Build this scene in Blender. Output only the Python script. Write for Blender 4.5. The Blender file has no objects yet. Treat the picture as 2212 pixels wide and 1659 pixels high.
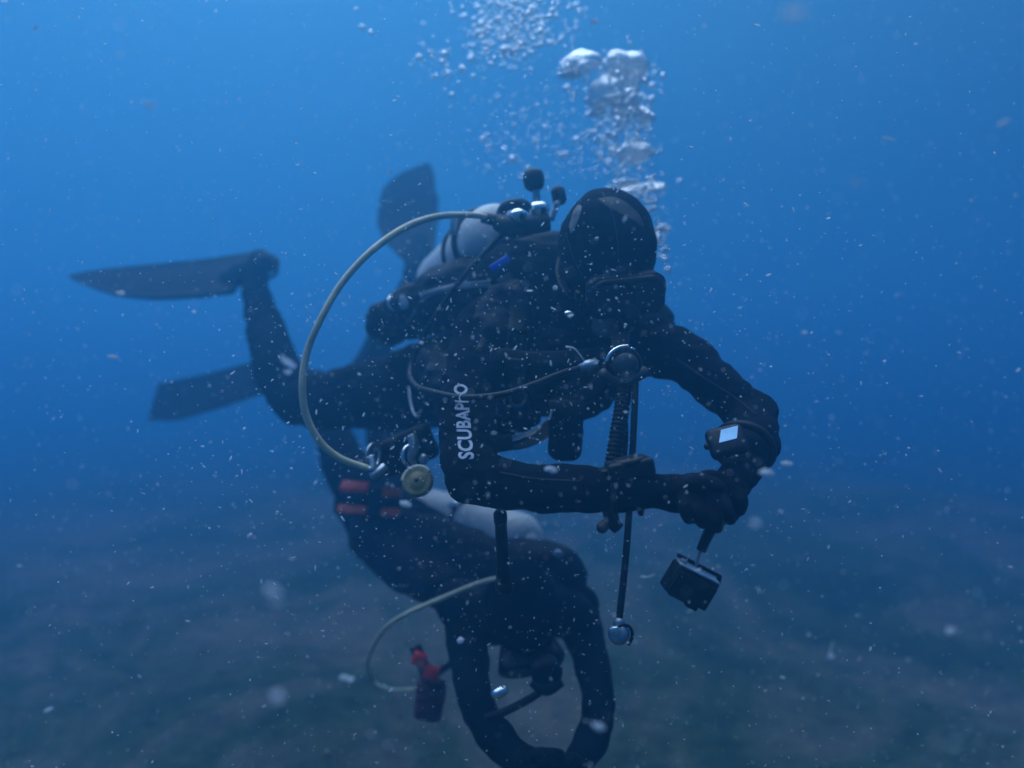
import bpy, bmesh, math, random
import numpy as np
from mathutils import Vector, Matrix, Quaternion, noise
random.seed(7)
R = math.radians
scene = bpy.context.scene
COL = scene.collection

# ------------------------------------------------------------------ camera
cam_data = bpy.data.cameras.new('camera')
cam = bpy.data.objects.new('camera', cam_data)
COL.objects.link(cam)
scene.camera = cam
cam.location = (0, 0, 0)
cam.rotation_euler = (R(90), 0, 0)
cam_data.sensor_width = 36
cam_data.lens = 24
cam_data.clip_start = 0.02
cam_data.clip_end = 300
cam_data.dof.use_dof = True
cam_data.dof.focus_distance = 1.22
cam_data.dof.aperture_fstop = 1.15

# ------------------------------------------------------------------ light
WINDOW = 84.0
SUN_EL, SUN_AZ = 52.0, -34.0          # high, a little left of straight ahead
world = bpy.data.worlds.new('World')
scene.world = world
world.use_nodes = True
nt = world.node_tree
nt.nodes.clear()
out = nt.nodes.new('ShaderNodeOutputWorld')
bg = nt.nodes.new('ShaderNodeBackground')
sky = nt.nodes.new('ShaderNodeTexSky')
sky.sky_type = 'NISHITA'
sky.sun_disc = False
sky.sun_elevation = R(SUN_EL)
sky.sun_rotation = R(SUN_AZ)
tc = nt.nodes.new('ShaderNodeTexCoord')
sep = nt.nodes.new('ShaderNodeSeparateXYZ')
mr = nt.nodes.new('ShaderNodeMapRange')
mr.inputs[1].default_value = -1
mr.inputs[2].default_value = 1
ramp = nt.nodes.new('ShaderNodeValToRGB')
# how daylight is coloured and dimmed by the water it has come through, by elevation
stops = [(0.0, (0.010, 0.035, 0.08)), (0.45, (0.010, 0.060, 0.17)), (0.5, (0.014, 0.11, 0.34)),
         (0.60, (0.03, 0.20, 0.55)), (0.75, (0.13, 0.42, 0.86)), (0.88, (0.50, 0.75, 1.0)), (1.0, (0.8, 0.92, 1.0))]
el = ramp.color_ramp.elements
el[0].position, el[0].color = stops[0][0], (*stops[0][1], 1)
el[1].position, el[1].color = stops[-1][0], (*stops[-1][1], 1)
for p, c in stops[1:-1]:
    e = el.new(p); e.color = (*c, 1)
mix = nt.nodes.new('ShaderNodeMix')
mix.data_type = 'RGBA'; mix.blend_type = 'MIX'
mix.inputs[0].default_value = 0.12
nt.links.new(tc.outputs['Generated'], sep.inputs[0])
nt.links.new(sep.outputs['Z'], mr.inputs[0])
nt.links.new(mr.outputs[0], ramp.inputs[0])
scl = nt.nodes.new('ShaderNodeVectorMath'); scl.operation = 'SCALE'
scl.inputs['Scale'].default_value = 6.5
nt.links.new(ramp.outputs[0], scl.inputs[0])
mul = nt.nodes.new('ShaderNodeMix'); mul.data_type = 'RGBA'; mul.blend_type = 'MULTIPLY'
mul.inputs[0].default_value = 1.0
nt.links.new(sky.outputs[0], mul.inputs[6]); nt.links.new(ramp.outputs[0], mul.inputs[7])
nt.links.new(scl.outputs[0], mix.inputs[6]); nt.links.new(mul.outputs[2], mix.inputs[7])
# the bright round patch of surface light seen from below, tilted towards the sun
dotn = nt.nodes.new('ShaderNodeVectorMath'); dotn.operation = 'DOT_PRODUCT'
dotn.inputs[1].default_value = Vector((-0.20, 0.22, 0.95)).normalized()
nt.links.new(tc.outputs['Generated'], dotn.inputs[0])
win = nt.nodes.new('ShaderNodeMapRange'); win.interpolation_type = 'SMOOTHSTEP'
win.inputs[1].default_value = 0.68; win.inputs[2].default_value = 0.90; win.inputs[3].default_value = 0.0; win.inputs[4].default_value = WINDOW
nt.links.new(dotn.outputs['Value'], win.inputs[0])
wcol = nt.nodes.new('ShaderNodeVectorMath'); wcol.operation = 'SCALE'; wcol.inputs[0].default_value = (0.66, 0.84, 1.0)
nt.links.new(win.outputs[0], wcol.inputs['Scale'])
add = nt.nodes.new('ShaderNodeVectorMath'); add.operation = 'ADD'
nt.links.new(mix.outputs[2], add.inputs[0]); nt.links.new(wcol.outputs[0], add.inputs[1])
nt.links.new(add.outputs[0], bg.inputs[0])
bg.inputs[1].default_value = 0.10
nt.links.new(bg.outputs[0], out.inputs[0])

sun_data = bpy.data.lights.new('sun', 'SUN')
sun_data.energy = 0.8
sun_data.angle = R(25)
sun_data.color = (0.62, 0.82, 1.0)
sun = bpy.data.objects.new('sun', sun_data)
COL.objects.link(sun)
d = Vector((math.sin(R(SUN_AZ)) * math.cos(R(SUN_EL)), math.cos(R(SUN_AZ)) * math.cos(R(SUN_EL)), math.sin(R(SUN_EL))))
sun.rotation_euler = d.to_track_quat('Z', 'Y').to_euler()

scene.view_settings.view_transform = 'Standard'
scene.view_settings.look = 'None'
scene.view_settings.exposure = -0.88
scene.view_settings.gamma = 1.0
scene.view_settings.use_curve_mapping = False
scene.cycles.volume_bounces = 3
scene.cycles.max_bounces = 8
scene.cycles.caustics_reflective = False
scene.cycles.caustics_refractive = False

# ------------------------------------------------------------------ water haze
HAZE_COLOR = (0.085, 0.40, 0.725)
HAZE_DENSITY = 0.188
def box_mesh(x0, x1, y0, y1, z0, z1, name):
    me = bpy.data.meshes.new(name)
    v = [(x, y, z) for x in (x0, x1) for y in (y0, y1) for z in (z0, z1)]
    f = [(0,1,3,2),(4,6,7,5),(0,4,5,1),(2,3,7,6),(0,2,6,4),(1,5,7,3)]
    me.from_pydata(v, [], f)
    return me
me = box_mesh(-32, 32, -24, 34, -4.2, 2.7, 'haze')
haze = bpy.data.objects.new('haze', me)
COL.objects.link(haze)
m = bpy.data.materials.new('water_haze'); m.use_nodes = True
n = m.node_tree; n.nodes.clear()
o_ = n.nodes.new('ShaderNodeOutputMaterial'); pv = n.nodes.new('ShaderNodeVolumePrincipled')
pv.inputs['Color'].default_value = (*HAZE_COLOR, 1)
pv.inputs['Density'].default_value = HAZE_DENSITY
pv.inputs['Anisotropy'].default_value = 0.64
n.links.new(pv.outputs[0], o_.inputs['Volume'])
haze.data.materials.append(m)
haze['kind'] = 'stuff'
haze['label'] = 'blue sea water clouding the view'

# ================================================================== helpers
FX = 1475.0
def P(px, py, d):
    """a place in the water: bearing from the camera and the distance in front of it, in metres"""
    return Vector(((px - 1106) / FX * d, d, (829.5 - py) / FX * d))

def new_mat(name, color, rough=0.6, metal=0.0, noise_amt=0.25, noise_scale=40, bump=0.0, bump_scale=60,
            emit=None, emit_s=0.0, spec=0.5, coat=0.0, color2=None):
    m = bpy.data.materials.new(name); m.use_nodes = True
    t = m.node_tree; b = t.nodes['Principled BSDF']
    b.inputs['Roughness'].default_value = rough
    b.inputs['Metallic'].default_value = metal
    b.inputs['Specular IOR Level'].default_value = spec
    b.inputs['Coat Weight'].default_value = coat
    tcn = t.nodes.new('ShaderNodeTexCoord')
    nz = t.nodes.new('ShaderNodeTexNoise'); nz.inputs['Scale'].default_value = noise_scale
    nz.inputs['Detail'].default_value = 5
    t.links.new(tcn.outputs['Object'], nz.inputs['Vector'])
    cr = t.nodes.new('ShaderNodeValToRGB')
    c2 = color2 if color2 else tuple(min(1, c * (1 + noise_amt)) for c in color)
    c1 = tuple(c * (1 - noise_amt) for c in color)
    cr.color_ramp.elements[0].position = 0.35; cr.color_ramp.elements[0].color = (*c1, 1)
    cr.color_ramp.elements[1].position = 0.68; cr.color_ramp.elements[1].color = (*c2, 1)
    t.links.new(nz.outputs['Fac'], cr.inputs[0])
    t.links.new(cr.outputs[0], b.inputs['Base Color'])
    if bump:
        n2 = t.nodes.new('ShaderNodeTexNoise'); n2.inputs['Scale'].default_value = bump_scale
        n2.inputs['Detail'].default_value = 4
        t.links.new(tcn.outputs['Object'], n2.inputs['Vector'])
        bp = t.nodes.new('ShaderNodeBump'); bp.inputs['Strength'].default_value = bump
        bp.inputs['Distance'].default_value = 0.01
        t.links.new(n2.outputs['Fac'], bp.inputs['Height'])
        t.links.new(bp.outputs[0], b.inputs['Normal'])
    if emit:
        b.inputs['Emission Color'].default_value = (*emit, 1)
        b.inputs['Emission Strength'].default_value = emit_s
    return m

M = dict(
    suit=new_mat('neoprene', (0.004, 0.007, 0.014), 0.9, bump=0.5, bump_scale=26, noise_scale=9, noise_amt=0.5, spec=0.05),
    suit2=new_mat('neoprene_worn', (0.005, 0.008, 0.015), 0.9, bump=0.5, bump_scale=22, noise_scale=8, noise_amt=0.5, spec=0.05),
    nylon=new_mat('black_nylon', (0.004, 0.007, 0.014), 0.6, bump=0.6, bump_scale=45, noise_scale=14, noise_amt=0.5, spec=0.1),
    web=new_mat('webbing', (0.007, 0.010, 0.016), 0.7, bump=0.4, bump_scale=300),
    glove=new_mat('glove_rubber', (0.004, 0.006, 0.011), 0.8, bump=0.4, bump_scale=90, spec=0.1),
    rubber=new_mat('black_rubber', (0.009, 0.010, 0.013), 0.55, noise_amt=0.3, spec=0.25, bump=0.15),
    rubber_g=new_mat('grey_rubber', (0.05, 0.055, 0.06), 0.5, noise_amt=0.3),
    finm=new_mat('fin_rubber', (0.010, 0.018, 0.030), 0.7, noise_amt=0.5, spec=0.1, noise_scale=15, bump=0.2, bump_scale=30),
    skin=new_mat('skin', (0.24, 0.18, 0.16), 0.55, noise_amt=0.12, bump=0.1),
    chrome=new_mat('chrome', (0.8, 0.82, 0.84), 0.16, 1.0, noise_amt=0.08, bump=0.05, bump_scale=80),
    steel=new_mat('steel', (0.36, 0.40, 0.45), 0.42, 1.0, noise_amt=0.2),
    tank=new_mat('tank_paint', (0.52, 0.53, 0.55), 0.45, noise_amt=0.16, noise_scale=12, bump=0.08),
    yellow=new_mat('yellow_hose', (0.62, 0.56, 0.38), 0.45, noise_amt=0.18, noise_scale=18),
    yellow2=new_mat('yellow_cover', (0.21, 0.18, 0.06), 0.5, noise_amt=0.25, noise_scale=30),
    red=new_mat('red_nylon', (0.98, 0.045, 0.02), 0.55, noise_amt=0.15, bump=0.2, bump_scale=200),
    orange=new_mat('orange_red_nylon', (0.85, 0.09, 0.015), 0.6, noise_amt=0.35),
    darkred=new_mat('faded_red_nylon', (0.13, 0.018, 0.015), 0.7, noise_amt=0.4, bump=0.3, bump_scale=150),
    blue=new_mat('blue_plastic', (0.01, 0.09, 0.62), 0.4, noise_amt=0.15),
    plastic=new_mat('black_plastic', (0.008, 0.010, 0.013), 0.45, noise_amt=0.3, spec=0.25),
    grey=new_mat('grey_plastic', (0.22, 0.24, 0.26), 0.4, noise_amt=0.2),
    print=new_mat('white_print', (0.28, 0.34, 0.44), 0.6, noise_amt=0.25, noise_scale=90),
    printdim=new_mat('faded_print', (0.06, 0.07, 0.085), 0.6, noise_amt=0.35, noise_scale=60),
    flake=new_mat('flake', (0.78, 0.86, 0.92), 0.8, noise_amt=0.2),
    flake_w=new_mat('flake_bright', (0.80, 0.84, 0.88), 0.7, noise_amt=0.1),
    screen=new_mat('screen_reflection_glow', (0.4, 0.5, 0.6), 0.2, emit=(0.10, 0.34, 0.80), emit_s=1.3),  # emission stands in for bright light reflected off the computer display
    glass=new_mat('mask_glass', (0.010, 0.016, 0.024), 0.12, noise_amt=0.1, spec=0.35),
)

def bubble_material(name, gloss, milk):
    m = bpy.data.materials.new(name); m.use_nodes = True
    t = m.node_tree; t.nodes.clear()
    o = t.nodes.new('ShaderNodeOutputMaterial')
    tr = t.nodes.new('ShaderNodeBsdfTransparent'); tr.inputs[0].default_value = (0.96, 0.98, 1, 1)
    g = t.nodes.new('ShaderNodeBsdfGlossy'); g.inputs['Roughness'].default_value = 0.14
    g.inputs['Color'].default_value = (1, 1, 1, 1)
    lw = t.nodes.new('ShaderNodeLayerWeight'); lw.inputs[0].default_value = 0.55
    nz = t.nodes.new('ShaderNodeTexNoise'); nz.inputs['Scale'].default_value = 130
    tcn = t.nodes.new('ShaderNodeTexCoord'); t.links.new(tcn.outputs['Object'], nz.inputs['Vector'])
    bp = t.nodes.new('ShaderNodeBump'); bp.inputs['Strength'].default_value = 0.35; bp.inputs['Distance'].default_value = 0.004
    t.links.new(nz.outputs['Fac'], bp.inputs['Height'])
    t.links.new(bp.outputs[0], g.inputs['Normal']); 
    mp = t.nodes.new('ShaderNodeMapRange'); mp.inputs[3].default_value = gloss; mp.inputs[4].default_value = 1.0
    t.links.new(lw.outputs['Facing'], mp.inputs[0])
    mx = t.nodes.new('ShaderNodeMixShader')
    t.links.new(mp.outputs[0], mx.inputs[0]); t.links.new(tr.outputs[0], mx.inputs[1]); t.links.new(g.outputs[0], mx.inputs[2])
    df = t.nodes.new('ShaderNodeBsdfDiffuse'); df.inputs[0].default_value = (0.95, 0.97, 1, 1)
    tl = t.nodes.new('ShaderNodeBsdfTranslucent'); tl.inputs[0].default_value = (0.95, 0.97, 1, 1)
    m2 = t.nodes.new('ShaderNodeMixShader'); m2.inputs[0].default_value = 0.5
    t.links.new(df.outputs[0], m2.inputs[1]); t.links.new(tl.outputs[0], m2.inputs[2])
    m3 = t.nodes.new('ShaderNodeMixShader'); m3.inputs[0].default_value = milk      # the film scatters some light
    t.links.new(mx.outputs[0], m3.inputs[1]); t.links.new(m2.outputs[0], m3.inputs[2])
    t.links.new(m3.outputs[0], o.inputs[0])
    return m
M['bubble'] = bubble_material('air_bubble', 0.42, 0.10)
M['foam'] = bubble_material('air_foam', 0.45, 0.20)
for k_ in ('flake', 'flake_w'):                     # thin organic flakes let light through
    t_ = M[k_].node_tree; b_ = t_.nodes['Principled BSDF']; o_ = [x for x in t_.nodes if x.type == 'OUTPUT_MATERIAL'][0]
    tl = t_.nodes.new('ShaderNodeBsdfTranslucent'); tl.inputs[0].default_value = (0.86, 0.90, 0.95, 1)
    ms = t_.nodes.new('ShaderNodeMixShader'); ms.inputs[0].default_value = 0.8
    t_.links.new(b_.outputs[0], ms.inputs[1]); t_.links.new(tl.outputs[0], ms.inputs[2]); t_.links.new(ms.outputs[0], o_.inputs[0])

def thing(name, label, cat, loc, group=None):
    o = bpy.data.objects.new(name, None); COL.objects.link(o)
    o.location = loc; o.empty_display_size = 0.05
    o['label'] = label; o['category'] = cat
    if group: o['group'] = group
    return o

def wloc(o):
    v = Vector((0, 0, 0))
    while o: v += o.location; o = o.parent
    return v

def link_mesh(name, me, mat, parent=None, smooth=True, label=None):
    """mesh given in world coordinates; re-centred on its parent (or its own middle)"""
    if smooth:
        me.polygons.foreach_set('use_smooth', [True] * len(me.polygons))
    me.name = name
    o = bpy.data.objects.new(name, me); COL.objects.link(o)
    if mat and not me.materials: me.materials.append(mat)
    n_ = len(me.vertices); co = np.empty(n_ * 3); me.vertices.foreach_get('co', co)
    c = Vector(co.reshape(-1, 3).mean(0))
    me.transform(Matrix.Translation(-c))
    o.location = c - (wloc(parent) if parent else Vector((0, 0, 0)))
    if parent: o.parent = parent
    if label: o['label'] = label
    return o

def solo(name, me, mat, label, cat, group=None, smooth=True):
    o = link_mesh(name, me, mat, None, smooth)
    o['label'] = label; o['category'] = cat
    if group: o['group'] = group
    return o

def catmull(pts, n=8):
    pts = [Vector(p) for p in pts]
    if len(pts) < 3:
        return [pts[0].lerp(pts[-1], i / n) for i in range(n + 1)], [i / n for i in range(n + 1)]
    ext = [pts[0] * 2 - pts[1]] + pts + [pts[-1] * 2 - pts[-2]]
    outp, ts = [], []
    for i in range(1, len(ext) - 2):
        p0, p1, p2, p3 = ext[i-1:i+3]
        for k in range(n):
            t = k / n
            outp.append(0.5 * ((2*p1) + (p2-p0)*t + (2*p0-5*p1+4*p2-p3)*t*t + (-p0+3*p1-3*p2+p3)*t**3))
            ts.append(i - 1 + t)
    outp.append(pts[-1]); ts.append(len(pts) - 1)
    m_ = ts[-1]
    return outp, [t / m_ for t in ts]

def lerp_list(vals, t):
    x = t * (len(vals) - 1); i = min(int(x), len(vals) - 2); f = x - i
    return vals[i] * (1 - f) + vals[i+1] * f

def add_tube(bm, pts, radii, seg=16, n=8, flat=1.0, up=None, caps=True, ribs=0, rib_h=0.0):
    """sweep along a smooth path; flat < 1 squashes the section along `up`"""
    path, ts = catmull(pts, n)
    if not isinstance(radii, (list, tuple)): radii = [radii, radii]
    if ribs:
        L = sum((path[i+1]-path[i]).length for i in range(len(path)-1))
        dense, dt = [], []
        m_ = ribs * 4
        for k in range(m_ + 1):
            x = k / m_ * (len(path) - 1); i = min(int(x), len(path) - 2); f = x - i
            dense.append(path[i].lerp(path[i+1], f)); dt.append(ts[i] * (1-f) + ts[i+1] * f)
        path, ts = dense, dt
    rings = []
    prev = None
    for i, p in enumerate(path):
        tan = (path[min(i+1, len(path)-1)] - path[max(i-1, 0)]).normalized()
        if up is not None:
            u = Vector(up) - tan * Vector(up).dot(tan)
            u.normalize()
        elif prev is None:
            a = Vector((0, 0, 1)) if abs(tan.z) < 0.9 else Vector((1, 0, 0))
            u = (a - tan * a.dot(tan)).normalized()
        else:
            u = (prev - tan * prev.dot(tan)).normalized()
        prev = u
        s = tan.cross(u)
        r = lerp_list(list(radii), ts[i])
        if ribs: r += rib_h * (0.5 if i % 4 in (1, 3) else (1 if i % 4 == 2 else 0))
        rings.append([bm.verts.new(p + (u * math.cos(a) * flat + s * math.sin(a)) * r)
                      for a in [2*math.pi*k/seg for k in range(seg)]])
    for i in range(len(rings) - 1):
        for k in range(seg):
            bm.faces.new((rings[i][k], rings[i][(k+1)%seg], rings[i+1][(k+1)%seg], rings[i+1][k]))
    if caps:
        bm.faces.new(rings[0][::-1]); bm.faces.new(rings[-1])

def tube_mesh(pts, radii, **kw):
    bm = bmesh.new(); add_tube(bm, pts, radii, **kw)
    bmesh.ops.recalc_face_normals(bm, faces=bm.faces)
    me = bpy.data.meshes.new('t'); bm.to_mesh(me); bm.free(); return me

def add_ell(bm, c, r, rot=None, seg=20):
    mtx = Matrix.Translation(Vector(c)) @ (rot.to_4x4() if rot else Matrix()) @ Matrix.Diagonal((*r, 1))
    bmesh.ops.create_uvsphere(bm, u_segments=seg, v_segments=max(8, seg*2//3), radius=1, matrix=mtx)

def add_chain(bm, pts, radii, flat=1.0, up=None):
    """limb: swept tube with round ends and joints, to be fused by remeshing"""
    add_tube(bm, pts, radii, seg=20, n=6, flat=flat, up=up)
    rr = radii if isinstance(radii, (list, tuple)) else [radii, radii]
    for q, r in ((pts[0], rr[0]), (pts[-1], rr[-1])):
        add_ell(bm, q, (r, r, r) if flat == 1.0 else (r, r, r * flat))

def frame(x, y, z):
    m = Matrix((x, y, z)).transposed(); return m

def add_box(bm, c, size, rot=None, bevel=0.0, seg=2):
    mtx = Matrix.Translation(Vector(c)) @ (rot.to_4x4() if rot else Matrix()) @ Matrix.Diagonal((*size, 1))
    g = bmesh.ops.create_cube(bm, size=1, matrix=mtx)
    if bevel:
        es = list({e for v in g['verts'] for e in v.link_edges})
        bmesh.ops.bevel(bm, geom=es, offset=bevel, segments=seg, affect='EDGES', profile=0.5)

def mesh_of(bm):
    bmesh.ops.recalc_face_normals(bm, faces=bm.faces)
    me = bpy.data.meshes.new('m'); bm.to_mesh(me); bm.free(); return me

def box_me(c, size, rot=None, bevel=0.0, seg=2):
    bm = bmesh.new(); add_box(bm, c, size, rot, bevel, seg); return mesh_of(bm)

def ell_me(c, r, rot=None, seg=20):
    bm = bmesh.new(); add_ell(bm, c, r, rot, seg); return mesh_of(bm)

def fuse(bm, voxel, smooth=4, wrinkle=0.0, wscale=0.06, factor=0.6):
    """fuse overlapping volumes into one continuous skin"""
    me = mesh_of(bm)
    o = bpy.data.objects.new('tmp', me); COL.objects.link(o)
    r = o.modifiers.new('r', 'REMESH'); r.mode = 'VOXEL'; r.voxel_size = voxel; r.adaptivity = 0
    s = o.modifiers.new('s', 'SMOOTH'); s.iterations = smooth; s.factor = factor
    dg = bpy.context.evaluated_depsgraph_get()
    me2 = bpy.data.meshes.new_from_object(o.evaluated_get(dg), depsgraph=dg)
    bpy.data.objects.remove(o); bpy.data.meshes.remove(me)
    if wrinkle:
        n_ = len(me2.vertices)
        co = np.empty(n_ * 3); me2.vertices.foreach_get('co', co); co = co.reshape(-1, 3)
        no = np.array([v.normal[:] for v in me2.vertices])
        for i in range(n_):
            p = Vector(co[i]) / wscale
            w = noise.noise(p) + 0.5 * noise.noise(Vector((p.x * 0.7, p.y * 0.7, p.z * 3.2)))
            co[i] += no[i] * wrinkle * w
        me2.vertices.foreach_set('co', co.ravel()); me2.update()
    return me2

def lathe_me(a, b, prof, seg=32):
    """prof: list of (t along a->b, radius)"""
    a, b = Vector(a), Vector(b); ax = b - a; d_ = ax.normalized()
    u = (Vector((0, 0, 1)) - d_ * d_.z).normalized() if abs(d_.z) < 0.95 else (Vector((1, 0, 0)) - d_ * d_.x).normalized()
    s = d_.cross(u); bm = bmesh.new(); rings = []
    for t, r in prof:
        c = a + ax * t
        rings.append([bm.verts.new(c + (u*math.cos(q) + s*math.sin(q)) * max(r, 1e-4)) for q in [2*math.pi*k/seg for k in range(seg)]])
    for i in range(len(rings)-1):
        for k in range(seg):
            bm.faces.new((rings[i][k], rings[i][(k+1)%seg], rings[i+1][(k+1)%seg], rings[i+1][k]))
    bm.faces.new(rings[0][::-1]); bm.faces.new(rings[-1])
    return mesh_of(bm)

def torus_me(c, normal, R_, r_, seg=28, rs=8, a0=0, a1=2*math.pi, squash=1.0):
    nrm = Vector(normal).normalized()
    u = nrm.orthogonal().normalized()
    if abs(nrm.z) < 0.98: u = (Vector((0, 0, 1)) - nrm * nrm.z).normalized()
    s = nrm.cross(u); c = Vector(c)
    full = abs(a1 - a0 - 2*math.pi) < 1e-6
    m_ = seg if full else seg + 1
    bm = bmesh.new(); rings = []
    for i in range(m_):
        a = a0 + (a1 - a0) * i / seg
        rad = u * math.cos(a) * squash + s * math.sin(a); cc = c + rad * R_
        rn = rad.normalized()
        rings.append([bm.verts.new(cc + (rn*math.cos(b) + nrm*math.sin(b))*r_) for b in [2*math.pi*k/rs for k in range(rs)]])
    for i in range(m_ if full else m_ - 1):
        for k in range(rs):
            bm.faces.new((rings[i][k], rings[i][(k+1)%rs], rings[(i+1)%m_][(k+1)%rs], rings[(i+1)%m_][k]))
    if not full:
        bm.faces.new(rings[0]); bm.faces.new(rings[-1])
    return mesh_of(bm)

def drape(me, target_objs, ydir, offset=0.0015, fallback=None):
    """press a print onto the surface behind it"""
    from mathutils.bvhtree import BVHTree
    trees = []
    for o in target_objs:
        tm = o.data; loc = wloc(o)
        trees.append(BVHTree.FromPolygons([v.co + loc for v in tm.vertices], [tuple(p.vertices) for p in tm.polygons]))
    dv = Vector(ydir).normalized()
    for v in me.vertices:
        best = None
        for t in trees:
            h = t.ray_cast(v.co - dv * 0.3, dv, 0.8)
            if h[0] is not None and (best is None or h[3] < best[3]): best = h
        if best: v.co = best[0] - dv * offset
        elif fallback is not None: v.co = v.co + dv * fallback
    me.update()
    return me

# ================================================================== seabed
def ground_z(x, y):
    mound = 0.34 * math.exp(-((x + 0.6) / 5.0) ** 2 - ((y - 8.5) / 4.0) ** 2)
    lobe = 0.16 * math.exp(-((x - 4.5) / 2.2) ** 2 - ((y - 7.5) / 2.0) ** 2)
    z = -1.58 + mound + lobe
    z += 0.14 * noise.noise(Vector((x * 0.45, y * 0.45, 1.7)))
    z += 0.05 * noise.noise(Vector((x * 1.5 + 0.6 * y, y * 1.5, 4.0)))
    if abs(x) < 9 and y < 12:
        z += 0.018 * noise.noise(Vector((x * 7, y * 7, 0))) + 0.010 * noise.noise(Vector((x * 19, y * 19, 3)))
    return z
def axis(lo, hi, fine_lo, fine_hi, fine, coarse):
    v = list(np.arange(lo, fine_lo, coarse)) + list(np.arange(fine_lo, fine_hi, fine)) + list(np.arange(fine_hi, hi + 0.01, coarse))
    return v
xs = axis(-30, 30, -6, 6, 0.045, 1.0); ys = axis(-22, 32, 1.5, 10, 0.045, 1.0)
verts = [(x, y, ground_z(x, y)) for y in ys for x in xs]
nx = len(xs)
faces = [(j*nx+i, j*nx+i+1, (j+1)*nx+i+1, (j+1)*nx+i) for j in range(len(ys)-1) for i in range(nx-1)]
me = bpy.data.meshes.new('seabed'); me.from_pydata(verts, [], faces)
me.polygons.foreach_set('use_smooth', [True] * len(me.polygons))
seabed = bpy.data.objects.new('seabed', me); COL.objects.link(seabed); seabed['kind'] = 'structure'
seabed['label'] = 'dim sloping silt seabed with green and brown patches'
m = bpy.data.materials.new('silt'); m.use_nodes = True; t = m.node_tree; b = t.nodes['Principled BSDF']
b.inputs['Roughness'].default_value = 0.95; b.inputs['Specular IOR Level'].default_value = 0.1
g_ = t.nodes.new('ShaderNodeNewGeometry')
def nnode(scale, detail=6, dist=0.0, rough=0.6):
    n_ = t.nodes.new('ShaderNodeTexNoise'); n_.inputs['Scale'].default_value = scale; n_.inputs['Detail'].default_value = detail
    n_.inputs['Distortion'].default_value = dist; n_.inputs['Roughness'].default_value = rough
    t.links.new(g_.outputs['Position'], n_.inputs['Vector']); return n_
def rnode(src, stops_):
    r_ = t.nodes.new('ShaderNodeValToRGB'); e_ = r_.color_ramp.elements
    e_[0].position, e_[0].color = stops_[0][0], (*stops_[0][1], 1); e_[1].position, e_[1].color = stops_[-1][0], (*stops_[-1][1], 1)
    for p_, c_ in stops_[1:-1]: k_ = e_.new(p_); k_.color = (*c_, 1)
    t.links.new(src, r_.inputs[0]); return r_
big = rnode(nnode(0.8, 8, 0.9, 0.68).outputs['Fac'], [(0.32, (0.025, 0.045, 0.022)), (0.46, (0.055, 0.085, 0.040)), (0.55, (0.125, 0.118, 0.085)), (0.7, (0.19, 0.155, 0.115))])
fine = rnode(nnode(9, 8, 0.3, 0.7).outputs['Fac'], [(0.3, (0.45, 0.45, 0.45)), (0.7, (1.25, 1.25, 1.25))])
mx = t.nodes.new('ShaderNodeMix'); mx.data_type = 'RGBA'; mx.blend_type = 'MULTIPLY'; mx.inputs[0].default_value = 1
t.links.new(big.outputs[0], mx.inputs[6]); t.links.new(fine.outputs[0], mx.inputs[7]); t.links.new(mx.outputs[2], b.inputs['Base Color'])
bp = t.nodes.new('ShaderNodeBump'); bp.inputs['Strength'].default_value = 0.8; bp.inputs['Distance'].default_value = 0.05
t.links.new(nnode(14, 8).outputs['Fac'], bp.inputs['Height']); t.links.new(bp.outputs[0], b.inputs['Normal'])
me.materials.append(m)
# tufts of algae and rubble lying over the silt
class Grains:
    """many small lumpy grains in one mesh, made quickly"""
    def __init__(self, seed):
        t_ = bmesh.new(); bmesh.ops.create_icosphere(t_, subdivisions=1, radius=1)
        self.v = np.array([v.co[:] for v in t_.verts]); self.f = np.array([[v.index for v in f.verts] for f in t_.faces]); t_.free()
        self.rng = np.random.default_rng(seed); self.V = []; self.n = 0; self.F = []
    def add(self, p, scale, rot):
        w = self.v * (1 + self.rng.uniform(-.3, .3, (len(self.v), 1)))
        w = (w * np.array(scale)) @ np.array(rot).T + np.array(p)
        self.V.append(w); self.F.append(self.f + self.n); self.n += len(w)
    def mesh(self, name):
        me_ = bpy.data.meshes.new(name)
        me_.from_pydata(np.concatenate(self.V), [], np.concatenate(self.F)); me_.update(); return me_
gr = Grains(1)
for i in range(2600):
    y = 2.3 + 6.5 * random.random() ** 1.4; x = random.uniform(-1, 1) * (y * 0.85 + 0.4)
    if noise.noise(Vector((x * 0.6, y * 0.6, 9))) + random.uniform(-.25, .25) < 0: continue
    z = ground_z(x, y); s = random.uniform(0.006, 0.020)
    gr.add((x, y, z + s * 0.1), (s, s * random.uniform(.5, 1), s * random.uniform(.3, .6)), Matrix.Rotation(random.uniform(0, 6), 3, 'Z'))
me = gr.mesh('rubble')
rub = bpy.data.objects.new('rubble', me); COL.objects.link(rub)
me.materials.append(new_mat('rubble', (0.10, 0.105, 0.075), 0.9, noise_amt=0.6, noise_scale=3))
rub['kind'] = 'stuff'; rub['label'] = 'small stones and weed tufts scattered over the seabed'

# ================================================================== shared builders
def make_tank(top, bottom, r, label, knobs, valve_dir):
    t_ = thing('scuba_tank', label, 'air tank', (Vector(top) + Vector(bottom)) / 2)
    L = (Vector(bottom) - Vector(top)).length; k = r / L
    prof = [(0, 0.022), (0.012, 0.03)]
    for i in range(9):
        a = i / 8 * math.pi / 2
        prof.append((0.015 + 0.8 * k * (1 - math.cos(a)), 0.03 + (r - 0.03) * math.sin(a)))
    prof += [(0.9, r), (0.95, r * 0.97), (0.985, r * 0.85), (1.0, r * 0.55)]
    link_mesh('cylinder', lathe_me(top, bottom, prof, 48), M['tank'], t_)
    return t_

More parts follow.
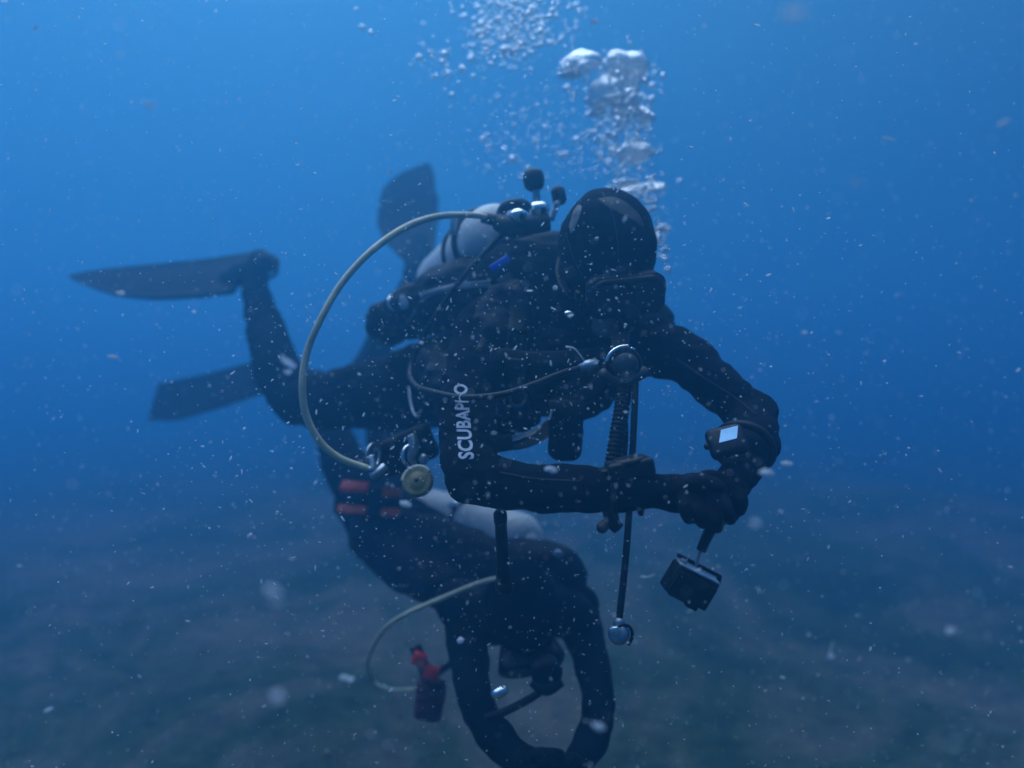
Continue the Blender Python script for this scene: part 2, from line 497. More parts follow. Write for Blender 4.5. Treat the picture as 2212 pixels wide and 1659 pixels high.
def make_fin(name_label, stations, wdir, toe, heel, group=None, tip_notch=0.0):
    """stations: (px, py, d, half width m); blade with raised side rails, foot pocket and heel strap"""
    root = thing('swim_fin', name_label, 'fin', heel, group)
    bm = bmesh.new(); rows = []
    cs = [P(a, b_, c) for a, b_, c, _ in stations]; hw = [s[3] for s in stations]
    path, ts = catmull(cs, 5); wd = Vector(wdir).normalized()
    for i, p in enumerate(path):
        tan = (path[min(i+1, len(path)-1)] - path[max(i-1, 0)]).normalized()
        w = (wd - tan * wd.dot(tan)).normalized(); nrm = tan.cross(w)
        h = lerp_list(hw, ts[i]); th = 0.004 + 0.006 * ts[i]; rl = min(0.011, 0.005 + 0.010 * ts[i])
        sec = [(-1, -rl), (-0.9, -rl), (-0.84, -th), (-0.35, -th), (-0.28, -th*1.15), (0.28, -th*1.15), (0.35, -th), (0.84, -th), (0.9, -rl), (1, -rl),
               (1, rl), (0.9, rl), (0.84, th), (0.35, th), (0.28, th*1.15), (-0.28, th*1.15), (-0.35, th), (-0.84, th), (-0.9, rl), (-1, rl)]
        rows.append([bm.verts.new(p + w * (a * h) + nrm * c_) for a, c_ in sec])
    n_ = len(rows[0])
    for i in range(len(rows)-1):
        for k in range(n_):
            bm.faces.new((rows[i][k], rows[i][(k+1)%n_], rows[i+1][(k+1)%n_], rows[i+1][k]))
    bm.faces.new(rows[0]); bm.faces.new(rows[-1][::-1])
    link_mesh('blade', mesh_of(bm), M['finm'], root, smooth=False)
    toe, heel = Vector(toe), Vector(heel)
    bm = bmesh.new()
    ax = (heel - toe).normalized(); w = (wd - ax * wd.dot(ax)).normalized(); nrm = ax.cross(w)
    add_chain(bm, [toe - (heel - toe) * 0.5, toe, toe.lerp(heel, 0.5), heel + (heel - toe) * 0.25], [0.044, 0.058, 0.060, 0.046], flat=0.8, up=nrm)
    link_mesh('foot_pocket', fuse(bm, 0.009, 5), M['finm'], root)
    st = link_mesh('heel_strap', torus_me(heel + ax * 0.006, (nrm * 0.3 + ax).normalized(), 0.055, 0.007), M['rubber'], root)
    link_mesh('buckle', box_me(heel + w * 0.052 - ax * 0.01, (0.018, 0.02, 0.03), bevel=0.003), M['grey'], root)
    return root

def glove_me(palm, fingers, voxel=0.003):
    bm = bmesh.new()
    for c, r, rot in palm: add_ell(bm, c, r, rot)
    for pts, rr in fingers:
        add_tube(bm, pts, rr, seg=12, n=4)
        for q, k in ((pts[0], rr[0]), (pts[-1], rr[-1])): add_ell(bm, q, (k, k, k), seg=12)
    return fuse(bm, voxel, 3)

def text_mesh(body, size, extr=0.0):
    cu = bpy.data.curves.new('txt', 'FONT'); cu.body = body; cu.size = size; cu.align_x = 'LEFT'
    cu.resolution_u = 3; cu.space_character = 1.02; cu.offset = size * 0.028
    o = bpy.data.objects.new('txt', cu); COL.objects.link(o)
    dg = bpy.context.evaluated_depsgraph_get()
    me = bpy.data.meshes.new_from_object(o.evaluated_get(dg), depsgraph=dg)
    bpy.data.objects.remove(o)
    bm = bmesh.new(); bm.from_mesh(me)
    bmesh.ops.remove_doubles(bm, verts=bm.verts, dist=1e-5)
    bmesh.ops.triangulate(bm, faces=bm.faces)
    bmesh.ops.subdivide_edges(bm, edges=[e for e in bm.edges if e.calc_length() > size * 0.25], cuts=2)
    bm.to_mesh(me); bm.free()
    return me

# ================================================================== NEAR DIVER
near = thing('person', 'diver in black wetsuit and hood leaning over, both gloved hands holding a hanging camera', 'person', P(1180, 800, 1.6))
HC = P(1316, 566, 1.42)                     # middle of the head
Ff = Vector((0.20, -0.90, -0.36)).normalized()
Uu = Vector((-0.06, -0.33, 0.94)); Uu = (Uu - Ff * Uu.dot(Ff)).normalized()
Rr = Uu.cross(Ff).normalized()              # the head's own side axis
HR = frame(Rr, Ff, Uu)
def H(s, f, u): return HC + Rr * s + Ff * f + Uu * u
bm = bmesh.new()
# head and neck
add_ell(bm, H(0, -0.008, 0.030), (0.078, 0.098, 0.105), HR)
add_ell(bm, H(0, 0.020, -0.060), (0.058, 0.070, 0.070), HR)
add_ell(bm, H(0, 0.035, -0.115), (0.050, 0.046, 0.042), HR)
add_chain(bm, [H(0, -0.03, -0.04), P(1270, 670, 1.58), P(1220, 720, 1.66)], [0.062, 0.066, 0.085])
# trunk
add_chain(bm, [P(1060, 712, 1.56), P(1230, 680, 1.66), P(1405, 745, 1.53)], [0.078, 0.095, 0.072])
add_ell(bm, P(1200, 770, 1.72), (0.165, 0.20, 0.125), Matrix.Rotation(R(28), 3, 'Z'))
add_chain(bm, [P(1190, 760, 1.72), P(1050, 790, 1.92), P(900, 830, 2.10)], [0.135, 0.125, 0.125])
add_ell(bm, P(880, 840, 2.12), (0.13, 0.14, 0.115))
# right arm (left in view)
add_chain(bm, [P(1050, 720, 1.52), P(1015, 850, 1.40), P(1010, 955, 1.29), P(1020, 1035, 1.20)], [0.072, 0.060, 0.054, 0.048])
add_chain(bm, [P(1018, 1032, 1.20), P(1120, 1052, 1.19), P(1280, 1058, 1.15), P(1400, 1060, 1.115), P(1455, 1066, 1.11)], [0.047, 0.044, 0.038, 0.033, 0.031])
# left arm
add_chain(bm, [P(1405, 750, 1.53), P(1480, 775, 1.45), P(1560, 845, 1.38), P(1628, 893, 1.34)], [0.064, 0.056, 0.050, 0.045])
add_chain(bm, [P(1628, 893, 1.34), P(1622, 965, 1.24), P(1590, 1040, 1.16)], [0.046, 0.044, 0.032])
# right leg
add_chain(bm, [P(890, 850, 2.08), P(800, 850, 2.16), P(700, 868, 2.25), P(640, 870, 2.30)], [0.115, 0.108, 0.094, 0.076])
add_chain(bm, [P(636, 868, 2.30), P(600, 800, 2.38), P(580, 730, 2.45), P(560, 660, 2.52), P(552, 625, 2.54)], [0.074, 0.082, 0.072, 0.056, 0.050])
add_chain(bm, [P(552, 615, 2.54), P(560, 575, 2.56)], [0.045, 0.04])
# left leg, farther off
add_chain(bm, [P(930, 850, 2.20), P(820, 870, 2.45), P(720, 850, 2.68)], [0.11, 0.10, 0.075])
add_chain(bm, [P(720, 850, 2.68), P(660, 830, 2.85), P(600, 806, 3.02)], [0.075, 0.065, 0.045])
bme = fuse(bm, 0.0075, 5, wrinkle=0.008, wscale=0.045)
bme.materials.append(M['suit']); bme.materials.append(M['skin'])
for p in bme.polygons:
    q = p.center - HC
    f_, u_, s_ = q.dot(Ff), q.dot(Uu), q.dot(Rr)
    if 0.022 < f_ < 0.16 and -0.16 < u_ < 0.075 and abs(s_) < 0.075: p.material_index = 1
body1 = link_mesh('body', bme, None, near)
# nose and lips belong to the face
link_mesh('nose', ell_me(H(0, 0.090, -0.045), (0.014, 0.018, 0.022), HR, 12), M['skin'], near)
# hood with face opening
bm = bmesh.new()
add_ell(bm, H(0, -0.012, 0.030), (0.100, 0.116, 0.118), HR, 28)
add_ell(bm, H(0, 0.010, -0.055), (0.078, 0.082, 0.085), HR, 28)
add_chain(bm, [H(0, -0.035, -0.03), P(1268, 665, 1.57), P(1225, 712, 1.65)], [0.080, 0.088, 0.105])
hm = fuse(bm, 0.0055, 6, wrinkle=0.0045, wscale=0.045)
bm = bmesh.new(); bm.from_mesh(hm)
kill = []
for f in bm.faces:
    q = f.calc_center_median() - HC
    f_, u_, s_ = q.dot(Ff), q.dot(Uu), q.dot(Rr)
    if f_ > 0.03 and ((s_ / 0.070) ** 2 + ((u_ + 0.070) / 0.085) ** 2) < 1: kill.append(f)
bmesh.ops.delete(bm, geom=kill, context='FACES')
hm = mesh_of(bm)
hood = link_mesh('hood', hm, M['suit'], near)
sol = hood.modifiers.new('thickness', 'SOLIDIFY'); sol.thickness = 0.004
# pale panels printed on the hood
def patch(pts_px, d, mat_, parent, targets, name, offset=0.002, label=None, res=10):
    """closed outline filled and pressed on to the surface behind it"""
    path, _ = catmull([P(a, b_, d) for a, b_ in pts_px] + [P(*pts_px[0], d)], 4)
    path = path[:-1]
    c = sum(path, Vector()) / len(path)
    bm_ = bmesh.new(); cen = bm_.verts.new(c); rr = []
    for k in range(1, 5): rr.append([bm_.verts.new(c.lerp(p, k / 4)) for p in path])
    n_ = len(path)
    for i in range(n_):
        bm_.faces.new((cen, rr[0][i], rr[0][(i+1) % n_]))
        for k in range(3): bm_.faces.new((rr[k][i], rr[k+1][i], rr[k+1][(i+1) % n_], rr[k][(i+1) % n_]))
    me_ = mesh_of(bm_); drape(me_, targets, c, offset)
    return link_mesh(name, me_, mat_, parent, label=label)
patch([(1228, 490), (1238, 455), (1250, 440), (1257, 450), (1247, 480), (1234, 505)], 1.3, M['printdim'], near, [hood], 'hood_panel')
patch([(1290, 428), (1330, 425), (1375, 455), (1392, 490), (1360, 470), (1315, 448)], 1.3, new_mat('hood_grey', (0.012, 0.016, 0.024), 0.7), near, [hood], 'hood_panel')

def seam(pts, targets, parent, r=0.0016, mat_='web', name='seam'):
    path, _ = catmull([P(*q) for q in pts], 8); c = sum(path, Vector()) / len(path)
    me_ = bpy.data.meshes.new('s'); me_.from_pydata(path, [], []); drape(me_, targets, c, 0.001)
    pp = [v.co.copy() for v in me_.vertices][::3]
    return link_mesh(name, tube_mesh(pp, r, seg=6, n=3), M[mat_], parent)
seam([(1300, 412, 1.3), (1322, 460, 1.3), (1334, 520, 1.3), (1336, 575, 1.3)], [hood], near, 0.0012, 'web')
seam([(1222, 500, 1.3), (1240, 560, 1.3), (1262, 600, 1.3)], [hood], near, 0.0012, 'web')
seam([(1455, 770, 1.3), (1520, 815, 1.3), (1590, 860, 1.2), (1640, 900, 1.2)], [body1], near)
seam([(1075, 1020, 1.1), (1160, 1035, 1.1), (1270, 1040, 1.1)], [body1], near)
seam([(820, 800, 2.0), (740, 830, 2.1), (670, 860, 2.2)], [body1], near)
# gloves
g1 = glove_me(
    [(P(1462, 1066, 1.105), (0.030, 0.026, 0.032), None), (P(1500, 1066, 1.10), (0.042, 0.024, 0.034), None), (P(1535, 1068, 1.095), (0.030, 0.020, 0.030), None)],
    [([P(1478, 1075, 1.085), P(1482, 1103, 1.065), P(1488, 1119, 1.085)], [0.012, 0.0115, 0.0105]),
     ([P(1505, 1082, 1.080), P(1514, 1112, 1.058), P(1518, 1128, 1.080)], [0.0125, 0.012, 0.011]),
     ([P(1534, 1085, 1.078), P(1545, 1120, 1.054), P(1548, 1138, 1.078)], [0.0125, 0.012, 0.011]),
     ([P(1560, 1080, 1.082), P(1573, 1108, 1.066), P(1577, 1122, 1.085)], [0.0115, 0.011, 0.010]),
     ([P(1480, 1048, 1.095), P(1520, 1040, 1.070), P(1548, 1052, 1.060)], [0.014, 0.0125, 0.011])])
link_mesh('glove', g1, M['glove'], near)
g2 = glove_me(
    [(P(1588, 1035, 1.155), (0.030, 0.027, 0.030), None), (P(1570, 1060, 1.14), (0.034, 0.026, 0.036), None)],
    [([P(1592, 1060, 1.13), P(1602, 1082, 1.115), P(1598, 1102, 1.13)], [0.012, 0.0115, 0.0105]),
     ([P(1578, 1070, 1.14), P(1588, 1098, 1.13), P(1582, 1116, 1.145)], [0.012, 0.0115, 0.0105]),
     ([P(1560, 1080, 1.15), P(1562, 1108, 1.145), P(1556, 1126, 1.15)], [0.012, 0.0115, 0.0105]),
     ([P(1542, 1080, 1.16), P(1536, 1105, 1.155), P(1532, 1118, 1.15)], [0.011, 0.0105, 0.010]),
     ([P(1560, 1038, 1.135), P(1530, 1030, 1.115), P(1508, 1038, 1.105)], [0.014, 0.0125, 0.011])])
link_mesh('glove', g2, M['glove'], near)
# wetsuit prints: lettering on the sleeve, mark below the knee
tm = text_mesh('SCUBAPRO', 0.038)
base = P(1022, 990, 1.20)
for v in tm.vertices:
    s_, h_ = v.co.x, v.co.y
    v.co = base + Vector((-h_ * 0.95 - s_ * 0.05, 0, s_ * 0.71))
drape(tm, [body1], Vector((-0.08, 1, -0.05)), 0.002)
letters = link_mesh('sleeve_lettering', tm, M['print'], near, smooth=False, label='white lettering running up the sleeve')
def swoosh(pts_px, d, w, mat_, parent, targets, name='suit_print'):
    path, ts_ = catmull([P(a, b_, d) for a, b_ in pts_px], 6)
    bm_ = bmesh.new(); rows = []
    for i, p in enumerate(path):
        tan = (path[min(i+1, len(path)-1)] - path[max(i-1, 0)]).normalized()
        s_ = tan.cross(Vector((0, 1, 0))).normalized(); ww = w * (0.45 + 0.55 * math.sin(math.pi * ts_[i]))
        rows.append([bm_.verts.new(p + s_ * ww * k) for k in (-1, 0, 1)])
    for i in range(len(rows)-1):
        for k in range(2): bm_.faces.new((rows[i][k], rows[i][k+1], rows[i+1][k+1], rows[i+1][k]))
    me_ = mesh_of(bm_); drape(me_, targets, path[len(path)//2], 0.003)
    return link_mesh(name, me_, mat_, parent)
swoosh([(606, 762), (612, 775), (630, 788), (642, 795)], 2.0, 0.011, M['print'], near, [body1])
swoosh([(610, 800), (622, 804), (630, 797)], 2.0, 0.007, M['print'], near, [body1])

# --- mask
mk = thing('diving_mask', 'black diving mask over the face of the near hooded diver', 'mask', H(0, 0.12, -0.02))
def rrect(w, h, r, n=5):
    o_ = []
    for cx, cy, a0 in ((w-r, h-r, 0), (-w+r, h-r, 90), (-w+r, -h+r, 180), (w-r, -h+r, 270)):
        for k in range(n+1):
            a = R(a0 + 90*k/n); o_.append((cx + r*math.cos(a), cy + r*math.sin(a)))
    return o_
def loft(sections, fn, close=True):
    bm_ = bmesh.new(); rows = [[bm_.verts.new(fn(*p)) for p in s_] for s_ in sections]
    n_ = len(rows[0])
    for i in range(len(rows)-1):
        for k in range(n_): bm_.faces.new((rows[i][k], rows[i][(k+1)%n_], rows[i+1][(k+1)%n_], rows[i+1][k]))
    if close: bm_.faces.new(rows[0]); bm_.faces.new(rows[-1])
    return mesh_of(bm_)
fnH = lambda s_, u_, f_: H(s_, f_ - 1.8 * s_ * s_, u_)
sec = lambda w, h, r, f_: [(a, b_ * 0.88 - 0.045, f_) for a, b_ in rrect(w, h, r)]
link_mesh('skirt', loft([sec(0.070, 0.046, 0.03, 0.068), sec(0.078, 0.050, 0.03, 0.100), sec(0.080, 0.046, 0.025, 0.118)], fnH), M['rubber'], mk)
link_mesh('mask_frame', loft([sec(0.076, 0.044, 0.034, 0.106), sec(0.079, 0.046, 0.034, 0.114), sec(0.076, 0.043, 0.032, 0.124), sec(0.070, 0.037, 0.028, 0.127), sec(0.069, 0.036, 0.028, 0.121)], fnH), M['plastic'], mk)
for sgn in (-1, 1):
    link_mesh('lens', loft([[(a + sgn*0.038, b_ * 0.88 - 0.043, 0.131) for a, b_ in rrect(0.031, 0.031, 0.014)], [(a + sgn*0.038, b_ * 0.88 - 0.043, 0.126) for a, b_ in rrect(0.031, 0.031, 0.014)]], fnH), M['glass'], mk, smooth=False)
link_mesh('nose_pocket', ell_me(H(0, 0.122, -0.080), (0.020, 0.022, 0.024), HR), M['rubber'], mk)
ring = []
for k in range(25):
    a = R(-112 + 224 * k / 24)
    ring.append(H(0.0985 * math.sin(a), -0.012 - 0.119 * math.cos(a), -0.038 + 0.055 * math.cos(a)))
link_mesh('mask_strap', tube_mesh(ring, 0.011, flat=0.3, up=None, n=1, seg=10), M['rubber'], mk)
for sgn in (-1, 1):
    link_mesh('strap_buckle', box_me(H(sgn*0.088, 0.070, -0.045), (0.010, 0.026, 0.020), HR, 0.003), M['plastic'], mk)
link_mesh('strap_clip', ell_me(P(1230, 677, 1.36), (0.011, 0.006, 0.006)), M['chrome'], mk, label='bright metal clip')

# --- regulator second stage in the mouth
rg = thing('regulator', 'black regulator with chrome rim in the mouth of the near diver', 'regulator', P(1345, 785, 1.27))
rc = P(1345, 786, 1.27); rn = Vector((0.10, -0.86, -0.20)).normalized()
link_mesh('regulator_case', lathe_me(rc - rn*0.028, rc + rn*0.02, [(0, 0.018), (0.15, 0.028), (0.5, 0.034), (0.8, 0.034), (1, 0.028)], 32), M['rubber'], rg)
link_mesh('purge_cover', lathe_me(rc + rn*0.016, rc + rn*0.030, [(0, 0.026), (0.5, 0.024), (0.8, 0.014), (1, 0.008)], 24), M['rubber_g'], rg)
link_mesh('chrome_rim', torus_me(rc + rn*0.014 + Vector((0, 0, .001)), rn, 0.0345, 0.0042, a0=R(-8), a1=R(80), seg=20), M['chrome'], rg)
link_mesh('chrome_rim', torus_me(rc + rn*0.014, rn, 0.0335, 0.003, a0=R(-30), a1=R(-16), seg=6), M['chrome'], rg)
link_mesh('mouthpiece', tube_mesh([rc - rn*0.02 + Vector((0,0,.02)), H(0, 0.085, -0.105)], [0.018, 0.015], flat=0.6), M['rubber'], rg)
bm = bmesh.new()
add_chain(bm, [rc + Vector((-0.034, -0.004, -0.020)), rc + Vector((0, -0.008, -0.032)), rc + Vector((0.036, 0.0, -0.016))], [0.013, 0.012, 0.013])
link_mesh('exhaust_tee', fuse(bm, 0.003, 3), M['rubber_g'], rg)
link_mesh('hose_swivel', lathe_me(P(1252, 797, 1.275), P(1290, 782, 1.275), [(0, 0.009), (0.3, 0.009), (0.35, 0.011), (0.7, 0.011), (0.75, 0.0095), (1, 0.0095)], 16), M['steel'], rg)
link_mesh('regulator_hose', tube_mesh([P(1262, 793, 1.275), P(1210, 808, 1.26), P(1150, 832, 1.24), P(1085, 852, 1.235), P(1005, 859, 1.27), P(940, 848, 1.36), P(895, 830, 1.5), P(888, 790, 1.66), P(930, 700, 1.62), P(1000, 600, 1.55), P(1090, 500, 1.56)], 0.0062, n=8, seg=12), M['rubber'], rg)

# --- tank
tk1t, tk1b = P(1093, 497, 1.64), P(950, 612, 2.20)
tank1 = make_tank(tk1t, tk1b, 0.086, 'pale grey air tank on the back of the near diver', None, None)
ax = (tk1b - tk1t).normalized()
bandc = tk1t.lerp(tk1b, 0.40)
vb = tk1t - ax * 0.012
link_mesh('valve_body', lathe_me(tk1t + ax * 0.005, tk1t - ax * 0.06, [(0, 0.02), (0.5, 0.016), (1, 0.016)], 20), M['steel'], tank1)
k1 = P(1153, 390, 1.57)
link_mesh('valve_stem', tube_mesh([P(1160, 470, 1.57), P(1158, 405, 1.57)], 0.009), M['steel'], tank1)
link_mesh('valve_knob', lathe_me(k1 + Vector((-0.002, 0, 0.024)), k1 + Vector((0.002, 0, -0.022)), [(0, 0.016), (0.15, 0.023), (0.5, 0.025), (0.85, 0.022), (1, 0.014)], 16), M['rubber'], tank1)
k2 = P(1207, 423, 1.60)
link_mesh('valve_knob', lathe_me(k2 + Vector((-0.004, 0, 0.021)), k2 + Vector((0.004, 0, -0.020)), [(0, 0.011), (0.2, 0.017), (0.8, 0.017), (1, 0.010)], 16), M['rubber'], tank1)
link_mesh('valve_stem', tube_mesh([P(1190, 475, 1.60), P(1203, 436, 1.60)], 0.008), M['steel'], tank1)
# first stage, sits on the valve
fs = thing('first_stage', 'chrome regulator body screwed to the tank valve behind the near diver', 'regulator', P(1140, 465, 1.54))
link_mesh('chrome_cap', lathe_me(P(1166, 436, 1.54), P(1164, 480, 1.54), [(0, 0.010), (0.12, 0.020), (0.35, 0.0235), (0.5, 0.022), (0.55, 0.019), (1, 0.019)], 28), M['chrome'], fs)
link_mesh('chrome_cap', lathe_me(P(1115, 452, 1.52), P(1122, 482, 1.52), [(0, 0.010), (0.2, 0.018), (0.5, 0.021), (0.6, 0.018), (1, 0.017)], 28), M['chrome'], fs)
link_mesh('stage_body', tube_mesh([P(1075, 480, 1.55), P(1110, 490, 1.53), P(1185, 480, 1.54)], [0.020, 0.026, 0.020]), M['rubber'], fs)
link_mesh('dust_cap', tube_mesh([P(1078, 470, 1.555), P(1092, 446, 1.55), P(1125, 440, 1.55), P(1148, 452, 1.555)], [0.010, 0.012, 0.012, 0.009]), M['rubber'], fs)
link_mesh('hose_port', tube_mesh([P(1042, 470, 1.55), P(1082, 478, 1.54)], [0.012, 0.015]), M['rubber'], fs)

# --- buoyancy vest
bc = thing('buoyancy_vest', 'black buoyancy vest with air cell and pockets worn by the near diver', 'dive vest', P(1100, 700, 1.7))
bm = bmesh.new()
add_chain(bm, [P(838, 700, 1.98), P(905, 668, 1.90), P(985, 640, 1.80), P(1100, 605, 1.70), P(1190, 590, 1.66)], [0.066, 0.078, 0.092, 0.106, 0.100])
add_chain(bm, [P(1190, 600, 1.68), P(1330, 640, 1.66), P(1400, 700, 1.62)], [0.095, 0.085, 0.06])
wing = link_mesh('air_cell', fuse(bm, 0.007, 4, wrinkle=0.010, wscale=0.06), M['nylon'], bc)
bm = bmesh.new()
add_ell(bm, P(1195, 790, 1.66), (0.175, 0.17, 0.125), Matrix.Rotation(R(25), 3, 'Z'))
add_chain(bm, [P(1110, 640, 1.52), P(1075, 730, 1.46), P(1090, 830, 1.46), P(1120, 900, 1.50)], [0.06, 0.062, 0.06, 0.05], flat=0.6, up=(0.2, -1, 0.2))
add_chain(bm, [P(1350, 690, 1.56), P(1335, 760, 1.53), P(1290, 830, 1.50), P(1230, 880, 1.50)], [0.05, 0.055, 0.055, 0.045], flat=0.6, up=(0, -1, 0.1))
add_chain(bm, [P(960, 800, 1.80), P(1010, 850, 1.66), P(1080, 890, 1.56)], [0.09, 0.085, 0.06])
vest = link_mesh('vest_shell', fuse(bm, 0.007, 4, wrinkle=0.011, wscale=0.045), M['nylon'], bc)
def puff(c, size, rot=None, mat_='nylon', name='pocket', bev=0.02, parent=bc, wr=0.003):
    bm_ = bmesh.new(); add_box(bm_, c, size, rot, bev, 3)
    return link_mesh(name, fuse(bm_, 0.005, 4, wrinkle=wr, wscale=0.03), M[mat_], parent)
puff(P(1222, 925, 1.42), (0.072, 0.05, 0.135), Matrix.Rotation(R(3), 3, 'Y'))
puff(P(880, 972, 1.56), (0.135, 0.07, 0.085), Matrix.Rotation(R(-24), 3, 'Y'))
link_mesh('pocket_flap', box_me(P(1222, 880, 1.395), (0.070, 0.01, 0.03), None, 0.004), M['web'], bc)
link_mesh('waist_strap', tube_mesh([P(1090, 965, 1.44), P(1130, 958, 1.42), P(1170, 938, 1.42), P(1195, 915, 1.43)], 0.017, flat=0.18, up=(0.1, -0.6, 0.8), n=6), M['web'], bc)
link_mesh('waist_strap', tube_mesh([P(1085, 948, 1.45), P(1125, 942, 1.43), P(1160, 930, 1.43), P(1190, 905, 1.44)], 0.008, flat=0.3, up=(0.1, -0.6, 0.8), n=6), M['grey'], bc, label='grey edge of the waist strap')
link_mesh('waist_buckle', box_me(P(1085, 958, 1.40), (0.045, 0.012, 0.032), Matrix.Rotation(R(-15), 3, 'Y'), 0.004), M['plastic'], bc)
link_mesh('chest_strap', tube_mesh([P(1060, 765, 1.37), P(1150, 775, 1.40), P(1250, 770, 1.42), P(1320, 760, 1.44)], 0.015, flat=0.15, up=(0, -1, 0.1), n=6), M['web'], bc)
link_mesh('d_ring', torus_me(P(855, 655, 1.86), (0.5, -0.8, 0.3), 0.022, 0.0035, a0=R(20), a1=R(240)), M['chrome'], bc)
patch([(861, 645), (868, 635), (880, 645), (882, 662), (872, 670), (862, 662)], 1.7, M['print'], bc, [wing], 'reflective_patch', 0.003)
link_mesh('d_ring', torus_me(P(806, 985, 1.50), (1, -0.4, 0.0), 0.026, 0.004), M['steel'], bc)
link_mesh('d_ring', torus_me(P(890, 985, 1.49), (0.7, -0.8, 0.1), 0.024, 0.004, a0=R(0), a1=R(200)), M['chrome'], bc)
link_mesh('snap_clip', tube_mesh([P(888, 940, 1.495), P(895, 962, 1.49), P(888, 990, 1.49), P(897, 1002, 1.49)], [0.010, 0.012, 0.008, 0.005]), M['steel'], bc)
link_mesh('snap_clip', ell_me(P(915, 992, 1.49), (0.011, 0.008, 0.012)), M['steel'], bc)
link_mesh('shoulder_tag', box_me(P(1080, 569, 1.50), (0.048, 0.006, 0.017), Matrix.Rotation(R(-32), 3, 'Y'), 0.003), M['blue'], bc, label='bright blue tag')
link_mesh('cell_seam', drape(tube_mesh([P(860, 690, 1.8), P(920, 645, 1.75), P(985, 612, 1.66), P(1050, 588, 1.6)], 0.003, n=10, seg=6), [wing], (0.0, 1, -0.3), 0.0), M['grey'], bc)
link_mesh('tank_band', torus_me(bandc, ax, 0.0895, 0.007, seg=40), M['web'], bc)
link_mesh('tank_band', torus_me(tk1t.lerp(tk1b, 0.22), ax, 0.0895, 0.010, seg=40), M['web'], bc)
link_mesh('band_buckle', box_me(tk1t.lerp(tk1b, 0.22) + Vector((-0.085, -0.03, 0.04)), (0.018, 0.03, 0.05), None, 0.004), M['steel'], bc)
link_mesh('wire_loop', tube_mesh([P(883, 835, 1.85), P(886, 862, 1.83), P(893, 890, 1.80), P(903, 900, 1.78), P(910, 886, 1.78)], 0.0035), M['steel'], bc)

# more webbing, rings and stitching on the front of the vest
def strap_on(pts, w, mat_, targets, name='strap', off=0.002):
    swo = [P(*q) for q in pts]; path, ts_ = catmull(swo, 8); bm_ = bmesh.new(); rows = []
    for i, p in enumerate(path):
        tan = (path[min(i+1, len(path)-1)] - path[max(i-1, 0)]).normalized(); s_ = tan.cross(Vector((0, 1, 0))).normalized()
        rows.append([bm_.verts.new(p + s_ * w * k) for k in (-1, -0.5, 0, 0.5, 1)])
    for i in range(len(rows)-1):
        for k in range(4): bm_.faces.new((rows[i][k], rows[i][k+1], rows[i+1][k+1], rows[i+1][k]))
    me_ = mesh_of(bm_); drape(me_, targets, path[len(path)//2], off)
    o = link_mesh(name, me_, mat_, bc); so = o.modifiers.new('thickness', 'SOLIDIFY'); so.thickness = 0.003; so.offset = 1
    return o
strap_on([(1085, 585, 1.5), (1120, 660, 1.45), (1110, 760, 1.4), (1120, 850, 1.4), (1135, 905, 1.4)], 0.018, M['web'], [vest, wing, body1])
strap_on([(1345, 700, 1.5), (1335, 760, 1.45), (1290, 830, 1.4), (1245, 868, 1.4)], 0.016, M['web'], [vest, wing, body1])
strap_on([(905, 640, 1.7), (980, 620, 1.65), (1060, 612, 1.6)], 0.008, M['grey'], [vest, wing, body1], 'stitched_edge')
strap_on([(1048, 730, 1.3), (1040, 742, 1.3), (1032, 760, 1.3)], 0.006, M['web'], [vest, body1], 'small_label')
for q in ((1118, 860, 1.42),):
    link_mesh('d_ring', torus_me(P(*q), (0.2, -1, 0.2), 0.017, 0.0028), M['rubber_g'], bc)
link_mesh('quick_buckle', box_me(P(1112, 790, 1.385), (0.040, 0.012, 0.030), Matrix.Rotation(R(8), 3, 'Y'), 0.004), M['plastic'], bc)
patch([(1070, 880), (1085, 870), (1100, 880), (1103, 900), (1088, 908), (1072, 898)], 1.35, new_mat('vest_badge', (0.045, 0.055, 0.075), 0.6), bc, [vest, body1], 'round_badge', 0.002)
link_mesh('zip_pull', tube_mesh([P(1192, 885, 1.39), P(1188, 905, 1.385)], 0.003), M['steel'], bc)

# inflator hose
inf = thing('inflator_hose', 'black corrugated hose hanging straight down from the near diver', 'hose', P(1320, 1130, 1.3))
link_mesh('corrugated_tube', tube_mesh([P(1352, 800, 1.40), P(1345, 870, 1.36), P(1330, 960, 1.33), P(1318, 1050, 1.31), P(1318, 1110, 1.30)], [0.0135, 0.0135], ribs=40, rib_h=0.003, seg=18), M['rubber'], inf)
link_mesh('mouthpiece', tube_mesh([P(1318, 1105, 1.30), P(1324, 1128, 1.30), P(1336, 1142, 1.30)], [0.015, 0.014, 0.012]), M['rubber'], inf)
link_mesh('inflator_button', lathe_me(P(1312, 1128, 1.30), P(1294, 1146, 1.29), [(0, 0.009), (0.5, 0.011), (0.8, 0.011), (1, 0.007)], 16), M['rubber_g'], inf)
link_mesh('side_hose', tube_mesh([P(1340, 830, 1.37), P(1352, 930, 1.34), P(1342, 1040, 1.31), P(1326, 1112, 1.30)], 0.005), M['rubber'], inf)

